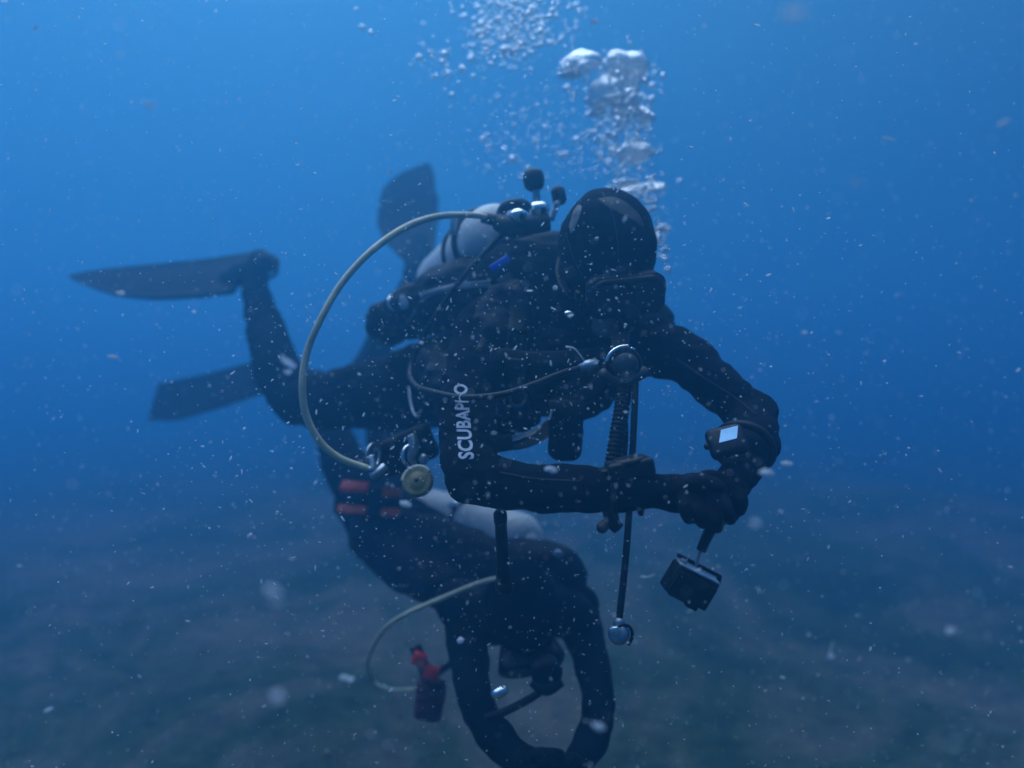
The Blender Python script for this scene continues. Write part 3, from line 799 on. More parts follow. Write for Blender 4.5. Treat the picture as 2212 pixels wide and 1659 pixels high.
# pressure gauge on its hose
pg = thing('pressure_gauge', 'small round shiny gauge at the end of a thin straight black hose', 'gauge', P(1336, 1370, 1.28))
link_mesh('gauge_hose', tube_mesh([P(1374, 805, 1.38), P(1370, 900, 1.34), P(1363, 1040, 1.31), P(1352, 1200, 1.29), P(1337, 1345, 1.28)], [0.0066, 0.0066], n=10, seg=14), M['rubber'], pg)
link_mesh('gauge_case', lathe_me(P(1333, 1371, 1.262), P(1340, 1368, 1.295), [(0, 0.012), (0.1, 0.018), (0.6, 0.020), (1, 0.016)], 28), M['steel'], pg)
link_mesh('gauge_glass', ell_me(P(1329, 1362, 1.262), (0.011, 0.005, 0.008)), M['chrome'], pg)
link_mesh('clip_ring', torus_me(P(1346, 1374, 1.27), (0.4, -1, 0), 0.020, 0.0033, a0=R(-150), a1=R(70)), M['rubber'], pg)
link_mesh('hose_end', lathe_me(P(1338, 1335, 1.28), P(1335, 1356, 1.275), [(0, 0.008), (0.4, 0.010), (1, 0.011)], 16), M['steel'], pg)

# octopus hose and second stage
oc = thing('octopus_regulator', 'yellow spare regulator and long curved yellow hose beside the near diver', 'regulator', P(905, 1040, 1.45))
link_mesh('yellow_hose', tube_mesh([P(1062, 471, 1.545), P(1020, 465, 1.53), P(950, 467, 1.50), P(880, 489, 1.46), P(805, 540, 1.42), P(738, 612, 1.40), P(690, 695, 1.38), P(662, 765, 1.38), P(653, 835, 1.38), P(662, 900, 1.39), P(692, 955, 1.41), P(735, 990, 1.43), P(795, 1012, 1.45)], [0.0070, 0.0074, 0.0070, 0.0075, 0.0070], n=10, seg=16), M['yellow'], oc)
link_mesh('hose_fitting', tube_mesh([P(795, 1014, 1.45), P(806, 1010, 1.45), P(802, 985, 1.46)], 0.0075), M['steel'], oc)
link_mesh('hose_fitting', tube_mesh([P(803, 1030, 1.45), P(820, 1018, 1.45), P(830, 1008, 1.46)], 0.0095), M['steel'], oc)
oc_c = P(904, 1042, 1.44); on = Vector((-0.10, -0.88, 0.36)).normalized()
link_mesh('regulator_case', lathe_me(oc_c - on*0.022, oc_c + on*0.006, [(0, 0.018), (0.3, 0.028), (1, 0.031)], 32), M['rubber'], oc)
link_mesh('yellow_cover', lathe_me(oc_c + on*0.004, oc_c + on*0.020, [(0, 0.033), (0.4, 0.033), (0.6, 0.030), (0.65, 0.026), (0.55, 0.022), (0.7, 0.018), (1.0, 0.009)], 36), M['yellow2'], oc)
link_mesh('cover_rim', torus_me(oc_c + on*0.011, on, 0.0315, 0.0042, a0=R(-50), a1=R(90)), M['yellow'], oc)
link_mesh('purge_button', lathe_me(oc_c + on*0.018, oc_c + on*0.022, [(0, 0.006), (1, 0.004)], 12), M['rubber'], oc)

# wrist instruments
wc = thing('dive_computer', 'dive computer with a bright screen on the forearm at right', 'dive computer', P(1572, 952, 1.15))
crot = frame(Vector((0.92, -0.25, 0.28)).normalized(), Vector((-0.1, -0.75, 0.55)).normalized().cross(Vector((0.92, -0.25, 0.28)).normalized()).normalized() * -1, Vector((-0.1, -0.75, 0.55)).normalized())
nrm_ = Vector((-0.22, -0.82, 0.52)).normalized(); xx = Vector((0.95, -0.12, 0.24)); xx = (xx - nrm_ * xx.dot(nrm_)).normalized(); yy = nrm_.cross(xx)
crot = frame(xx, yy, nrm_)
cc = P(1570, 955, 1.155)
bm = bmesh.new(); add_box(bm, cc, (0.064, 0.056, 0.026), crot, 0.011, 3)
link_mesh('computer_case', mesh_of(bm), M['plastic'], wc)
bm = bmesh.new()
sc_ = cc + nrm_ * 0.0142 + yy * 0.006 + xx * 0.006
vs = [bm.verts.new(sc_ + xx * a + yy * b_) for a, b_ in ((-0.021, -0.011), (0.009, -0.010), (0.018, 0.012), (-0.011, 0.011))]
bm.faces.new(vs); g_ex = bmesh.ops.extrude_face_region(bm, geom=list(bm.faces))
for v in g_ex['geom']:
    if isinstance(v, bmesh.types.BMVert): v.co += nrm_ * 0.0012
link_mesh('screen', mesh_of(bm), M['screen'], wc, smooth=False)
link_mesh('wrist_strap', torus_me(P(1606, 968, 1.205), (P(1590, 1040, 1.16) - P(1622, 965, 1.24)).normalized(), 0.050, 0.007, seg=32), M['rubber'], wc)
link_mesh('side_button', ell_me(cc - xx * 0.033, (0.006, 0.006, 0.006)), M['plastic'], wc)

wg = thing('dive_compass', 'black box instrument strapped across the lower wrist', 'instrument', P(1355, 1010, 1.12))
rot2 = Matrix.Rotation(R(-10), 3, 'Y')
link_mesh('instrument_case', box_me(P(1360, 1012, 1.115), (0.075, 0.055, 0.030), rot2, 0.006, 2), M['plastic'], wg)
link_mesh('case_ring', lathe_me(P(1360, 1002, 1.115), P(1357, 988, 1.115), [(0, 0.030), (0.6, 0.030), (1, 0.026)], 28), M['plastic'], wg)
for q in (1330, 1385):
    link_mesh('wrist_strap', torus_me(P(q, 1058, 1.135), (1, -0.25, 0), 0.0385, 0.005, seg=28), M['rubber'], wg)
link_mesh('case_foot', box_me(P(1315, 1024, 1.125), (0.03, 0.045, 0.022), rot2, 0.004), M['plastic'], wg)

# hanging action camera
ac = thing('action_camera', 'small black underwater camera hanging from the gloved hands', 'camera', P(1487, 1270, 1.08))
ww = Vector((0.86, 0.16, -0.46)).normalized(); hh = Vector((-0.22, -0.16, 0.86)); hh = (hh - ww * hh.dot(ww)).normalized()
hh = (hh + Vector((0, -0.0, 0))).normalized(); dd = ww.cross(hh).normalized()
if dd.y < 0: dd = -dd
arot = frame(ww, dd, hh)
hh2 = hh
ac_c = P(1489, 1262, 1.085)
def A(a, b_, c_): return ac_c + ww * a + dd * b_ + hh2 * c_
link_mesh('camera_housing', box_me(A(0, 0, 0), (0.078, 0.030, 0.048), arot, 0.004, 2), M['plastic'], ac)
link_mesh('back_door', box_me(A(0, -0.017, -0.003), (0.072, 0.006, 0.040), arot, 0.002), M['rubber'], ac)
link_mesh('top_plate', box_me(A(0, -0.004, 0.0255), (0.074, 0.020, 0.004), arot, 0.0015), new_mat('top_plate', (0.55, 0.62, 0.72), 0.35, 0.3), ac)  # pale blue put into the colour for the sky reflected on top
link_mesh('shutter_button', lathe_me(A(-0.030, -0.003, 0.027), A(-0.030, -0.003, 0.033), [(0, 0.006), (0.7, 0.006), (1, 0.004)], 14), M['grey'], ac)
link_mesh('latch', box_me(A(0.006, 0.013, 0.031), (0.085, 0.006, 0.006), arot, 0.002), M['plastic'], ac)
link_mesh('hinge', tube_mesh([A(0.046, 0.014, 0.031), A(0.050, 0.013, 0.018)], 0.004), M['plastic'], ac)
link_mesh('lens_port', lathe_me(A(0.018, 0.012, 0.004), A(0.018, 0.028, 0.004), [(0, 0.018), (1, 0.017)], 24), M['plastic'], ac)
link_mesh('mount_foot', box_me(A(0.020, 0, -0.028), (0.020, 0.018, 0.010), arot, 0.002), M['rubber'], ac)
link_mesh('mount_foot', box_me(A(-0.010, 0, -0.026), (0.030, 0.016, 0.006), arot, 0.002), M['rubber'], ac)
ly = thing('camera_lanyard', 'short black lanyard between the gloved fingers and the hanging camera', 'lanyard', P(1515, 1180, 1.08))
link_mesh('grip', tube_mesh([P(1545, 1128, 1.085), P(1527, 1160, 1.085), P(1514, 1190, 1.085)], [0.009, 0.0085, 0.0075]), M['rubber'], ly)
link_mesh('cord', tube_mesh([P(1514, 1188, 1.085), P(1508, 1205, 1.085), P(1504, 1222, 1.088)], 0.0022, seg=8), M['grey'], ly)

torch = thing('dive_torch', 'black tube hanging upright below the forearm of the near diver', 'torch', P(1085, 1190, 1.26))
link_mesh('torch_barrel', lathe_me(P(1080, 1104, 1.24), P(1089, 1255, 1.27), [(0, 0.010), (0.03, 0.0125), (0.15, 0.0125), (0.17, 0.011), (0.8, 0.012), (0.85, 0.014), (1, 0.015)], 20), M['plastic'], torch)
link_mesh('torch_head', lathe_me(P(1089, 1253, 1.27), P(1090, 1278, 1.275), [(0, 0.016), (0.8, 0.017), (1, 0.014)], 20), M['rubber'], torch)

make_fin('dark swim fin of the near diver stretched out flat to the left',
         [(150, 597, 2.98, 0.006), (200, 600, 2.93, 0.045), (275, 606, 2.86, 0.085), (360, 606, 2.79, 0.103), (450, 599, 2.72, 0.106), (530, 588, 2.63, 0.104)],
         (0.06, 0.62, 0.78), P(520, 590, 2.63), P(566, 572, 2.565), 'swim fins of the two divers')
make_fin('dim swim fin pointing left behind the shin of the near diver',
         [(332, 868, 3.52, 0.100), (390, 862, 3.44, 0.112), (460, 845, 3.34, 0.102), (540, 822, 3.20, 0.090), (590, 812, 3.10, 0.070)],
         (0.20, 0.30, 0.93), P(575, 815, 3.12), P(612, 806, 3.02), 'swim fins of the two divers')

# ================================================================== SECOND DIVER (below, behind)
far = thing('person', 'second diver in black below and behind the first, head down with arms looped forward', 'person', P(1100, 1300, 2.0))
HC2 = P(1128, 1325, 1.74)
F2 = Vector((0.22, -0.62, -0.75)).normalized(); U2 = Vector((0.05, -0.78, 0.62)); U2 = (U2 - F2 * U2.dot(F2)).normalized(); R2 = U2.cross(F2).normalized()
HR2 = frame(R2, F2, U2)
def H2(s, f, u): return HC2 + R2 * s + F2 * f + U2 * u
bm = bmesh.new()
add_ell(bm, H2(0, 0, 0.02), (0.080, 0.10, 0.105), HR2)
add_ell(bm, H2(0, 0.03, -0.06), (0.058, 0.06, 0.065), HR2)
add_chain(bm, [HC2, P(1110, 1290, 1.92)], [0.065, 0.085])
add_chain(bm, [P(1000, 1300, 1.92), P(1110, 1270, 1.98), P(1240, 1315, 1.90)], [0.078, 0.10, 0.072])
add_chain(bm, [P(1100, 1265, 2.02), P(960, 1190, 2.28), P(810, 1110, 2.58)], [0.125, 0.125, 0.125])
add_ell(bm, P(800, 1090, 2.60), (0.125, 0.13, 0.125))
add_chain(bm, [P(800, 1080, 2.60), P(748, 1010, 2.80), P(718, 930, 3.02)], [0.105, 0.095, 0.075])
add_chain(bm, [P(718, 930, 3.02), P(790, 800, 3.10), P(850, 690, 3.06), P(895, 600, 2.98)], [0.072, 0.072, 0.058, 0.046])
add_chain(bm, [P(850, 1080, 2.66), P(840, 980, 2.95), P(820, 900, 3.15)], [0.105, 0.09, 0.072])
add_chain(bm, [P(820, 900, 3.15), P(900, 800, 3.25), P(960, 720, 3.25)], [0.07, 0.07, 0.05])
add_chain(bm, [P(1008, 1315, 1.94), P(1012, 1400, 1.80), P(1022, 1500, 1.66)], [0.070, 0.054, 0.043])
add_chain(bm, [P(1022, 1503, 1.66), P(1066, 1588, 1.58), P(1135, 1650, 1.50)], [0.042, 0.043, 0.032])
add_chain(bm, [P(1240, 1325, 1.90), P(1272, 1405, 1.82), P(1294, 1505, 1.68)], [0.066, 0.050, 0.040])
add_chain(bm, [P(1294, 1508, 1.68), P(1282, 1590, 1.59), P(1238, 1664, 1.50)], [0.040, 0.041, 0.031])
bme = fuse(bm, 0.0085, 4, wrinkle=0.0055, wscale=0.05)
bme.materials.append(M['suit2']); bme.materials.append(M['skin'])
for p in bme.polygons:
    q = p.center - HC2
    if 0.03 < q.dot(F2) < 0.15 and -0.14 < q.dot(U2) < 0.07 and abs(q.dot(R2)) < 0.07: p.material_index = 1
body2 = link_mesh('body', bme, None, far)
bm = bmesh.new()
add_ell(bm, H2(0, -0.01, 0.02), (0.096, 0.115, 0.12), HR2, 24); add_ell(bm, H2(0, 0.015, -0.05), (0.075, 0.075, 0.08), HR2, 24)
add_chain(bm, [HC2 - F2 * 0.02, P(1112, 1290, 1.90)], [0.082, 0.10])
hm = fuse(bm, 0.008, 6, wrinkle=0.002, wscale=0.05)
bm = bmesh.new(); bm.from_mesh(hm)
kill = [f for f in bm.faces if (lambda q: q.dot(F2) > 0.03 and ((q.dot(R2)/0.068)**2 + ((q.dot(U2)+0.05)/0.08)**2) < 1)(f.calc_center_median() - HC2)]
bmesh.ops.delete(bm, geom=kill, context='FACES')
hood2 = link_mesh('hood', mesh_of(bm), M['suit2'], far); s2 = hood2.modifiers.new('thickness', 'SOLIDIFY'); s2.thickness = 0.004
for sx, wrist, tipx in ((1, P(1138, 1642, 1.49), 1), (-1, P(1236, 1658, 1.49), -1)):
    fg = []
    for k in range(4):
        b0 = wrist + Vector((sx * 0.045, -0.01 - 0.006 * k, -0.004 - 0.020 * k + 0.02))
        fg.append(([b0, b0 + Vector((sx * 0.038, -0.022, -0.004)), b0 + Vector((sx * 0.050, -0.004, -0.012))], [0.0115, 0.011, 0.010]))
    fg.append(([wrist + Vector((sx*0.02, -0.02, 0.02)), wrist + Vector((sx*0.05, -0.035, 0.034)), wrist + Vector((sx*0.072, -0.03, 0.03))], [0.013, 0.012, 0.010]))
    link_mesh('glove', glove_me([(wrist, (0.03, 0.026, 0.032), None), (wrist + Vector((sx*0.032, -0.006, -0.010)), (0.034, 0.022, 0.042), None)], fg, 0.004), M['glove'], far)
mk2 = thing('diving_mask', 'dark diving mask on the face of the second diver looking down', 'mask', H2(0, 0.12, -0.02))
fnH2 = lambda s_, u_, f_: H2(s_, f_ - 1.8 * s_ * s_, u_)
link_mesh('mask_frame', loft([sec(0.070, 0.044, 0.03, 0.070), sec(0.082, 0.047, 0.026, 0.112), sec(0.085, 0.048, 0.026, 0.124), sec(0.080, 0.043, 0.024, 0.132)], fnH2), M['plastic'], mk2)
for sgn in (-1, 1):
    link_mesh('lens', loft([[(a + sgn*0.037, b_ * 0.88 - 0.043, 0.1365) for a, b_ in rrect(0.031, 0.030, 0.014)], [(a + sgn*0.037, b_ * 0.88 - 0.043, 0.131) for a, b_ in rrect(0.031, 0.030, 0.014)]], fnH2), M['glass'], mk2, smooth=False)
rg2 = thing('regulator', 'dark regulator hanging below the face of the second diver', 'regulator', P(1182, 1450, 1.60))
r2 = P(1180, 1448, 1.60); n2_ = Vector((0.1, -0.9, -0.3)).normalized()
link_mesh('regulator_case', lathe_me(r2 - n2_*0.03, r2 + n2_*0.024, [(0, 0.018), (0.2, 0.032), (0.7, 0.038), (0.9, 0.034), (1, 0.022)], 28), M['rubber'], rg2)
link_mesh('exhaust_tee', tube_mesh([P(1150, 1470, 1.60), P(1180, 1488, 1.59), P(1212, 1470, 1.60)], [0.014, 0.016, 0.014]), M['rubber'], rg2)
link_mesh('mouthpiece', tube_mesh([r2 - n2_ * 0.02, H2(0, 0.08, -0.09)], [0.02, 0.02]), M['rubber'], rg2)
link_mesh('regulator_hose', tube_mesh([P(1178, 1488, 1.60), P(1140, 1512, 1.58), P(1095, 1535, 1.55), P(1050, 1552, 1.53)], [0.009, 0.009]), M['rubber'], rg2)
link_mesh('hose_swivel', lathe_me(P(1064, 1504, 1.50), P(1095, 1487, 1.50), [(0, 0.010), (0.3, 0.0115), (0.7, 0.0115), (1, 0.009)], 18), M['chrome'], rg2, label='shiny metal hose joint')
tk2t, tk2b = P(1150, 1178, 2.02), P(905, 1100, 2.55)
tank2 = make_tank(tk2t, tk2b, 0.086, 'pale tank of the second diver seen under the forearm of the first', None, None)
link_mesh('valve_body', tube_mesh([P(1150, 1178, 2.02), P(1190, 1195, 1.95)], 0.02), M['steel'], tank2)
link_mesh('valve_knob', ell_me(P(1212, 1190, 1.95), (0.018, 0.018, 0.020)), M['rubber'], tank2)
bc2 = thing('buoyancy_vest', 'black buoyancy vest with tank band worn by the second diver', 'dive vest', P(950, 1200, 2.2))
bm = bmesh.new()
add_chain(bm, [P(1190, 1250, 1.93), P(1060, 1235, 2.08), P(930, 1190, 2.28), P(820, 1140, 2.48)], [0.105, 0.125, 0.125, 0.11])
add_chain(bm, [P(950, 1270, 1.98), P(880, 1225, 2.2), P(800, 1160, 2.42)], [0.06, 0.08, 0.08])
add_chain(bm, [P(985, 1300, 1.86), P(1060, 1320, 1.84), P(1150, 1310, 1.84), P(1245, 1330, 1.84)], [0.06, 0.085, 0.085, 0.06])
v2 = link_mesh('vest_shell', fuse(bm, 0.01, 6, wrinkle=0.008, wscale=0.08), M['nylon'], bc2)
ax2 = (tk2b - tk2t).normalized()
link_mesh('tank_band', torus_me(tk2t.lerp(tk2b, 0.48), ax2, 0.088, 0.008, seg=36), M['web'], bc2)
link_mesh('side_hose', tube_mesh([P(1190, 1190, 1.93), P(1218, 1185, 1.91), P(1224, 1225, 1.90), P(1216, 1265, 1.89), P(1205, 1292, 1.88)], 0.0065), M['rubber_g'], bc2)
link_mesh('d_ring', torus_me(P(1207, 1255, 1.86), (0.8, -0.6, 0), 0.022, 0.004), M['steel'], bc2)
link_mesh('snap_clip', ell_me(P(1205, 1200, 1.87), (0.014, 0.01, 0.016)), M['steel'], bc2)
link_mesh('snap_clip', ell_me(P(980, 1092, 2.10), (0.017, 0.012, 0.014)), M['chrome'], bc2)
# weight pocket with red pulls
wp = thing('weight_pouch', 'dark pouch with bright red pull and faded red patches at second diver hip', 'weight pouch', P(795, 1078, 2.33))
bm = bmesh.new(); add_box(bm, P(796, 1082, 2.36), (0.225, 0.10, 0.105), Matrix.Rotation(R(4), 3, 'Y'), 0.022, 3)
link_mesh('pouch_body', fuse(bm, 0.006, 4, wrinkle=0.004, wscale=0.04), M['nylon'], wp)
link_mesh('red_pull', box_me(P(766, 1052, 2.265), (0.090, 0.016, 0.048), Matrix.Rotation(R(4), 3, 'Y') @ Matrix.Rotation(R(-58), 3, 'X'), 0.005), M['red'], wp, label='bright red pull')
for a, b_, w_, h_ in ((846, 1064, 0.062, 0.034), (760, 1101, 0.095, 0.032), (843, 1107, 0.062, 0.030)):
    link_mesh('red_patch', box_me(P(a, b_, 2.285), (w_, 0.012, h_), Matrix.Rotation(R(4), 3, 'Y') @ Matrix.Rotation(R(-45), 3, 'X'), 0.003), M['orange'], wp)
wp2 = thing('weight_pouch', 'reddish pouch with two red buckles hanging left of the second diver', 'weight pouch', P(920, 1480, 1.95))
rt = Matrix.Rotation(R(8), 3, 'Y')
link_mesh('red_buckle', box_me(P(906, 1424, 1.93), (0.040, 0.022, 0.040), Matrix.Rotation(R(20), 3, 'Y'), 0.007), M['red'], wp2)
link_mesh('red_buckle', box_me(P(931, 1453, 1.93), (0.044, 0.022, 0.042), Matrix.Rotation(R(20), 3, 'Y'), 0.007), M['red'], wp2)
link_mesh('strap', tube_mesh([P(897, 1395, 1.96), P(912, 1436, 1.945), P(925, 1470, 1.95)], 0.018, flat=0.3, up=(0, -1, 0)), M['web'], wp2)
bm = bmesh.new(); add_box(bm, P(928, 1510, 1.97), (0.082, 0.06, 0.115), rt, 0.016, 3)
link_mesh('pouch_body', fuse(bm, 0.005, 4, wrinkle=0.005, wscale=0.03), M['darkred'], wp2)
link_mesh('strap', tube_mesh([P(928, 1466, 1.96), P(965, 1440, 1.92), P(1000, 1420, 1.85)], 0.010, flat=0.4, up=(0, -1, 0)), M['web'], wp2)
oc2 = thing('octopus_hose', 'pale yellow hose of the second diver curving down to the left', 'hose', P(900, 1330, 1.7))
link_mesh('yellow_hose', tube_mesh([P(1082, 1248, 1.68), P(1040, 1258, 1.70), P(960, 1290, 1.74), P(880, 1325, 1.82), P(835, 1355, 1.92), P(805, 1400, 2.10), P(795, 1440, 2.25), P(810, 1475, 2.3), P(850, 1490, 2.2), P(895, 1490, 2.05)], 0.0064, n=8, seg=12), M['yellow'], oc2)
make_fin('dim swim fin rising upright behind the pale tank',
         [(926, 354, 3.40, 0.008), (912, 378, 3.37, 0.070), (888, 418, 3.32, 0.138), (882, 480, 3.24, 0.145), (896, 530, 3.12, 0.095), (906, 555, 3.04, 0.060)],
         (0.93, 0.15, 0.30), P(902, 540, 3.04), P(900, 590, 2.98), 'swim fins of the two divers')

# ================================================================== BUBBLES
def bubble_mesh(kind, seed):
    rnd = random.Random(seed); bm_ = bmesh.new()
    bmesh.ops.create_icosphere(bm_, subdivisions=4 if kind == 'cap' else 2, radius=1)
    for v in bm_.verts:
        q = v.co.copy()
        if kind == 'cap':
            ang = math.atan2(q.y, q.x); wob = 1 + 0.10 * math.sin(3 * ang + seed) + 0.07 * math.sin(5 * ang + 2 * seed)
            v.co.x *= wob; v.co.y *= wob
            v.co.z = q.z * 0.85 if q.z > 0 else q.z * 0.22 + 0.10 * noise.noise(q * 2.2 + Vector((seed, 0, 0)))
            v.co += q * 0.16 * noise.noise(q * 2.1 + Vector((0, seed, 0)))
            if q.z > 0: v.co.z *= 1.0
        else:
            v.co.z *= rnd.uniform(0.6, 0.8)
            v.co += q * 0.22 * noise.noise(q * 1.3 + Vector((seed, seed, 0)))
    me_ = bpy.data.meshes.new('bubble'); bm_.to_mesh(me_); bm_.free()
    me_.polygons.foreach_set('use_smooth', [True] * len(me_.polygons)); me_.materials.append(M['bubble'])
    return me_
caps = [bubble_mesh('cap', i * 1.7) for i in range(4)]
dots = [bubble_mesh('dot', i * 2.3) for i in range(4)]
def bubble(px, py, d, rx, rz, label, group=None, kind='cap', i=0, tilt=0):
    o = bpy.data.objects.new('bubble', (caps if kind == 'cap' else dots)[i % 4]); COL.objects.link(o)
    d *= 1.25; o.location = P(px, py, d); k = d / FX * (1.3 if kind == 'cap' else 1.15)
    o.scale = (rx * k, rx * k, rz * k); o.rotation_euler = (R(random.uniform(-12, 12)), R(tilt), random.uniform(0, 6))
    o['label'] = label; o['category'] = 'bubble'
    if group: o['group'] = group
    return o
GB = 'large bubbles rising above the near diver'
bubble(1252, 150, 1.55, 38, 32, 'large dome bubble at upper left of the bubble stream with bright top', GB, i=0, tilt=-10)
bubble(1236, 162, 1.52, 16, 12, 'smaller bubble tucked under the left large dome bubble', GB, i=1)
bubble(1352, 148, 1.58, 36, 28, 'large bright-topped bubble highest on the right of the stream', GB, i=2, tilt=8)
bubble(1312, 213, 1.55, 32, 42, 'brightest tall bubble in the middle of the right stream', GB, i=3, tilt=20)
bubble(1352, 232, 1.57, 24, 26, 'crumpled bubble right beside the brightest tall bubble', GB, i=1, tilt=-15)
bubble(1378, 175, 1.6, 16, 20, 'small bubble at the right edge near the highest large bubble', GB, i=0)
bubble(1372, 338, 1.56, 30, 26, 'lone mushroom bubble midway between head and upper bubbles', GB, i=0, tilt=4)
bubble(1375, 415, 1.60, 46, 16, 'wide flat bubble sheet beside the top of the hood', GB, i=2, tilt=-18)
bubble(1352, 400, 1.62, 22, 10, 'small flat bubble just right of the crown of the hood', GB, i=3)
bubble(1430, 497, 1.5, 14, 12, 'upper of two bubbles leaving the right side of the hood', GB, i=1)
bubble(1418, 520, 1.48, 9, 18, 'lower elongated bubble touching the right side of the hood', GB, i=2)
bubble(1098, 112, 1.7, 16, 11, 'bright bubble at the lower edge of the upper left cloud', GB, i=1)
bubble(1384, 250, 1.6, 20, 14, 'ragged bubble low on the right side of the stream', GB, i=3, tilt=25)
bubble(1290, 245, 1.56, 14, 12, 'small bubble left below the brightest tall bubble', GB, i=2)
rnd = random.Random(11)
small = [(783, 58), (770, 20), (800, 70), (905, 125), (930, 115), (940, 165), (965, 158), (978, 205), (960, 120), (1020, 130), (1015, 95), (1055, 290),
         (1110, 272), (1180, 272), (1212, 272), (1092, 320), (1060, 315), (1045, 300), (1105, 345), (1145, 150), (1128, 240), (1210, 335), (1228, 150),
         (1040, 15), (1045, 50), (1075, 45), (1110, 60), (1160, 70), (1195, 30), (1150, 20), (1090, 85), (1125, 95), (1185, 95), (1030, 75),
         (1278, 285), (1300, 300), (1330, 290), (1298, 335), (1340, 270), (1400, 270), (1408, 255), (1395, 215), (1270, 170), (1225, 190), (1240, 205),
         (1440, 540), (1435, 560), (1442, 585), (1340, 395), (1320, 405), (1125, 382), (1140, 360), (1000, 150), (1160, 305), (1245, 300), (1225, 335)]
for k, (a, b_) in enumerate(small):
    r_ = rnd.uniform(4.5, 8.5)
    bubble(a + rnd.uniform(-2, 2), b_ + rnd.uniform(-2, 2), rnd.uniform(1.5, 1.9), r_, r_ * rnd.uniform(0.8, 1.5),
           'small silvery bubble in the stream rising above the near diver', 'small bubbles rising above the near diver', 'dot', k, rnd.uniform(-30, 30))
# froth: countless tiny bubbles
FROTH = []
def froth(n_, cx, cy, sx, sy, rlo, rhi, d0=1.8, d1=2.5):
    for _ in range(n_):
        a, b_ = rnd.gauss(cx, sx), rnd.gauss(cy, sy); d_ = rnd.uniform(d0, d1); r_ = rnd.uniform(rlo, rhi) * d_ / FX
        if b_ < -60: continue
        mt = Matrix.Translation(P(a, b_, d_)) @ Matrix.Rotation(rnd.uniform(-.7, .7), 4, 'Y') @ Matrix.Diagonal((r_ * rnd.uniform(.7, 1.2), r_, r_ * rnd.uniform(.8, 1.8), 1))
        FROTH.append(mt)
froth(420, 1115, 40, 62, 50, 1.5, 5.5)
froth(60, 1060, 110, 40, 40, 1.5, 4.5)
froth(200, 1345, 200, 32, 45, 1.5, 7.0)
froth(170, 1340, 285, 38, 45, 1.2, 5.5)
froth(90, 1300, 350, 55, 30, 1.2, 3.5)
froth(110, 1190, 240, 80, 60, 1.0, 3.5)
froth(90, 1120, 300, 60, 50, 1.0, 3.2)
froth(110, 1380, 420, 28, 24, 1.5, 5.5)
froth(35, 1425, 520, 12, 35, 1.2, 4.0)
froth(45, 930, 130, 35, 35, 1.0, 3.6)
t_ = bmesh.new(); bmesh.ops.create_icosphere(t_, subdivisions=2, radius=1)
sv = np.array([(*v.co, 1.0) for v in t_.verts]); sf = np.array([[v.index for v in f.verts] for f in t_.faces]); t_.free()
me = bpy.data.meshes.new('froth')
me.from_pydata(np.concatenate([(sv @ np.array(q).T)[:, :3] for q in FROTH]), [], np.concatenate([sf + i * len(sv) for i in range(len(FROTH))]))
me.polygons.foreach_set('use_smooth', [True] * len(me.polygons)); me.materials.append(M['foam'])
fr = bpy.data.objects.new('bubble_froth', me); COL.objects.link(fr); fr['kind'] = 'stuff'; fr['label'] = 'cloud of tiny bubbles rising above the divers'

# ================================================================== PARTICLES IN THE WATER
rnd = random.Random(5)
gr = Grains(3)
for i in range(13000):
    y = 0.34 + 2.9 * rnd.random()
    p = Vector((rnd.uniform(-1, 1) * (y * 0.80 + 0.15), y, rnd.uniform(-1, 1) * (y * 0.60 + 0.1)))
    if p.z < -1.3 or rnd.random() > 0.25 + 0.9 * max(0, noise.noise(p * 1.3) + 0.35): continue
    q = rnd.random()
    s = (0.0004 + 0.0007 * rnd.random() ** 2) * (0.35 + 0.8 * y)
    if q > 0.96: s *= 1.9
    rot = Matrix.Rotation(rnd.uniform(0, 6.3), 3, 'Y') @ Matrix.Rotation(rnd.uniform(0, 6.3), 3, 'X')
    gr.add(p, (s * rnd.choice([1, 1, 1.2, 1.6, 2.6]), s, s * rnd.uniform(.5, 1)), rot)
for i in range(2600):                                # coarser, brighter grains hanging close by
    y = rnd.uniform(0.85, 1.38)
    p = Vector((rnd.gauss(0.0, 0.30) * y, y, rnd.gauss(-0.04, 0.22) * y))
    s = (0.00045 + 0.0010 * rnd.random() ** 3) * y
    rot = Matrix.Rotation(rnd.uniform(0, 6.3), 3, 'Y')
    gr.add(p, (s * rnd.choice([1, 1, 1.3, 2.0, 3.5]), s, s), rot)
me = gr.mesh('marine_snow'); me.materials.append(M['flake'])
sn = bpy.data.objects.new('marine_snow', me); COL.objects.link(sn); sn['kind'] = 'stuff'; sn['label'] = 'fine pale specks drifting all through the water'
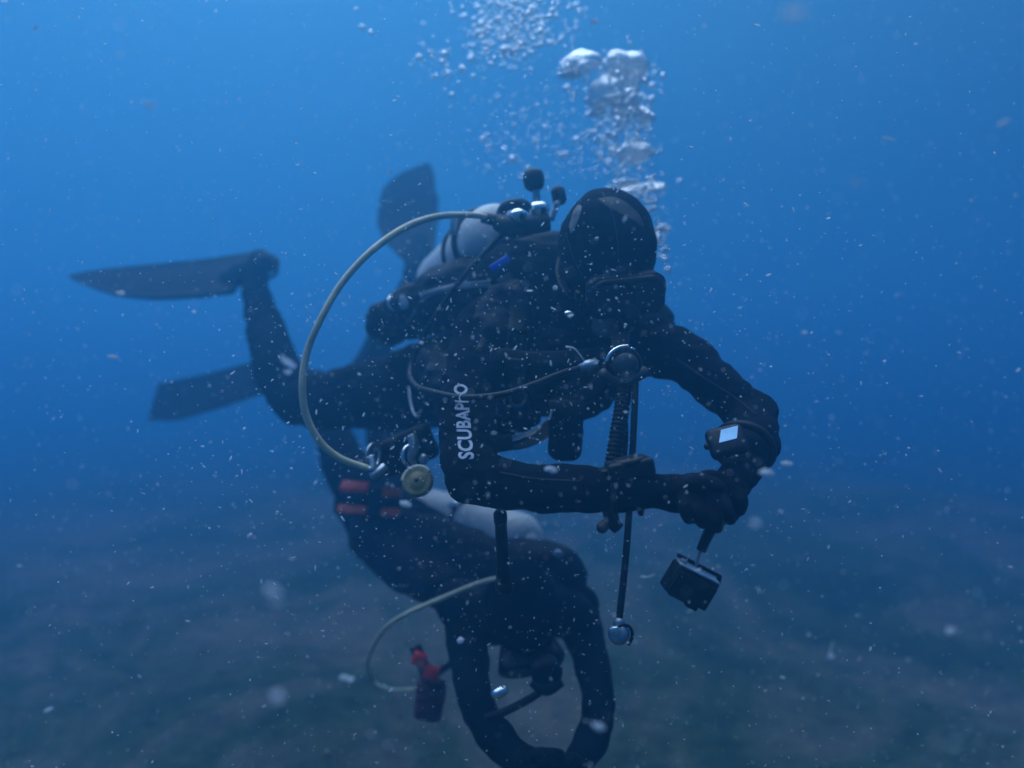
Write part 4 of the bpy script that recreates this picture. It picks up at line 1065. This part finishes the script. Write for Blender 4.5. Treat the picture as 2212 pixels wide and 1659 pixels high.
# larger flakes: (px, py, d, size px, long, tail)
flakes = [(1715, 28, 0.42, 13, 1.9, 'blurred pinkish flake near the top right of the view'),
          (2165, 265, 0.75, 6, 2.4, 'upright tan flake at the right edge of the view'),
          (1918, 300, 0.9, 2.5, 7.0, 'long slanting thread flake in the upper right water'),
          (1283, 45, 0.9, 6, 1.4, 'tan flake just right of the upper bubble cloud'),
          (592, 1277, 0.5, 13, 1.5, 'upper half of a pair of blurred flakes in the lower left water'),
          (600, 1300, 0.5, 10, 1.3, 'lower half of a pair of blurred flakes in the lower left water'),
          (598, 1506, 0.5, 13, 1.1, 'squarish pale flake at lower left'),
          (750, 1465, 0.8, 9, 1.6, 'oval hollow-looking flake left of the red buckles'),
          (1657, 1022, 0.8, 11, 1.5, 'ragged flake just right of the left gloved hand'),
          (1700, 1001, 0.9, 7, 2.0, 'small slanted flake right of the forearm'),
          (1738, 719, 0.9, 5, 1.4, 'round pale speck in open water right of the shoulder'),
          (1795, 1418, 0.8, 6, 1.3, 'bright flake with faint trail at lower right'),
          (1292, 1570, 0.7, 7, 2.4, 'curled white flake at the bottom beside the second diver'),
          (1632, 1128, 0.6, 9, 1.0, 'soft round flake right of the fingers'),
          (875, 1089, 0.9, 8, 1.6, 'bright white flake beside the pale lower tank'),
          (1190, 1014, 0.9, 9, 1.5, 'bright white flake on the near forearm'),
          (843, 370 + 0, 1.0, 4, 1.4, 'small flake in open water above the tilted fin'),
          (323, 228, 0.7, 7, 1.5, 'blurred flake in the upper left water'),
          (80, 60, 0.9, 2.5, 5.0, 'thin streak flake in the top left corner'),
          (260, 634, 0.9, 6, 1.7, 'tan flake over the outstretched fin'),
          (1196, 622, 1.1, 7, 1.0, 'bright round speck in front of the dark shoulder'),
          (1846, 396, 0.6, 8, 1.0, 'soft round flake in the right water'),
          (2055, 1363, 0.7, 9, 1.0, 'soft round flake low at the right'),
          (103, 1533, 0.9, 6, 2.0, 'slanted bright flake in the bottom left corner'),
          (993, 1383, 1.0, 6, 1.7, 'bright flake before the shoulder of the second diver'),
          (536, 1157, 1.0, 5, 1.7, 'small bright flake in the left water level with the pale tank'),
          (910, 741, 1.0, 5, 1.4, 'bright speck before the vest near the lower lobe'),
          (245, 771, 0.9, 4, 3.0, 'thin bright streak left of the knee')]
for a, b_, d_, s_, lg, lab in flakes:
    bm = bmesh.new(); k = s_ * d_ / FX
    ang = rnd.uniform(-0.9, 0.9)
    for j in range(3):
        off = Vector((rnd.uniform(-.5, .5) * k * lg, rnd.uniform(-.3, .3) * k, rnd.uniform(-.35, .35) * k))
        mt = Matrix.Translation(off) @ Matrix.Rotation(ang, 4, 'Y') @ Matrix.Diagonal((k * 0.7 * lg, k * .5, k * 0.6, 1))
        r_ = bmesh.ops.create_icosphere(bm, subdivisions=2, radius=1, matrix=mt)
        for v in r_['verts']: v.co += Vector([rnd.uniform(-.15, .15) * k for _ in range(3)])
    me = mesh_of(bm); me.transform(Matrix.Translation(P(a, b_, d_)))
    solo('drifting_flake', me, M['flake_w'], lab, 'flake', 'larger flakes drifting in the water')
# hair-thin wriggling threads
for pts_, d_, lab in (([(1222, 748), (1240, 752), (1252, 765), (1262, 778)], 1.05, 'thin curved white thread before the chest of the near diver'),
                      ([(996, 868), (992, 858), (1000, 848), (1008, 842)], 1.1, 'tiny white thread with a thick end by the sleeve lettering'),
                      ([(1385, 1245), (1400, 1246), (1415, 1240)], 0.95, 'short white thread with round head left of the hanging camera'),
                      ([(1790, 1420), (1796, 1400), (1800, 1385)], 0.8, 'pale straight thread trailing up from a flake at lower right')):
    solo('drifting_thread', tube_mesh([P(a, b_, d_) for a, b_ in pts_], [0.0011, 0.0006, 0.0004], seg=6), M['flake_w'], lab, 'thread')
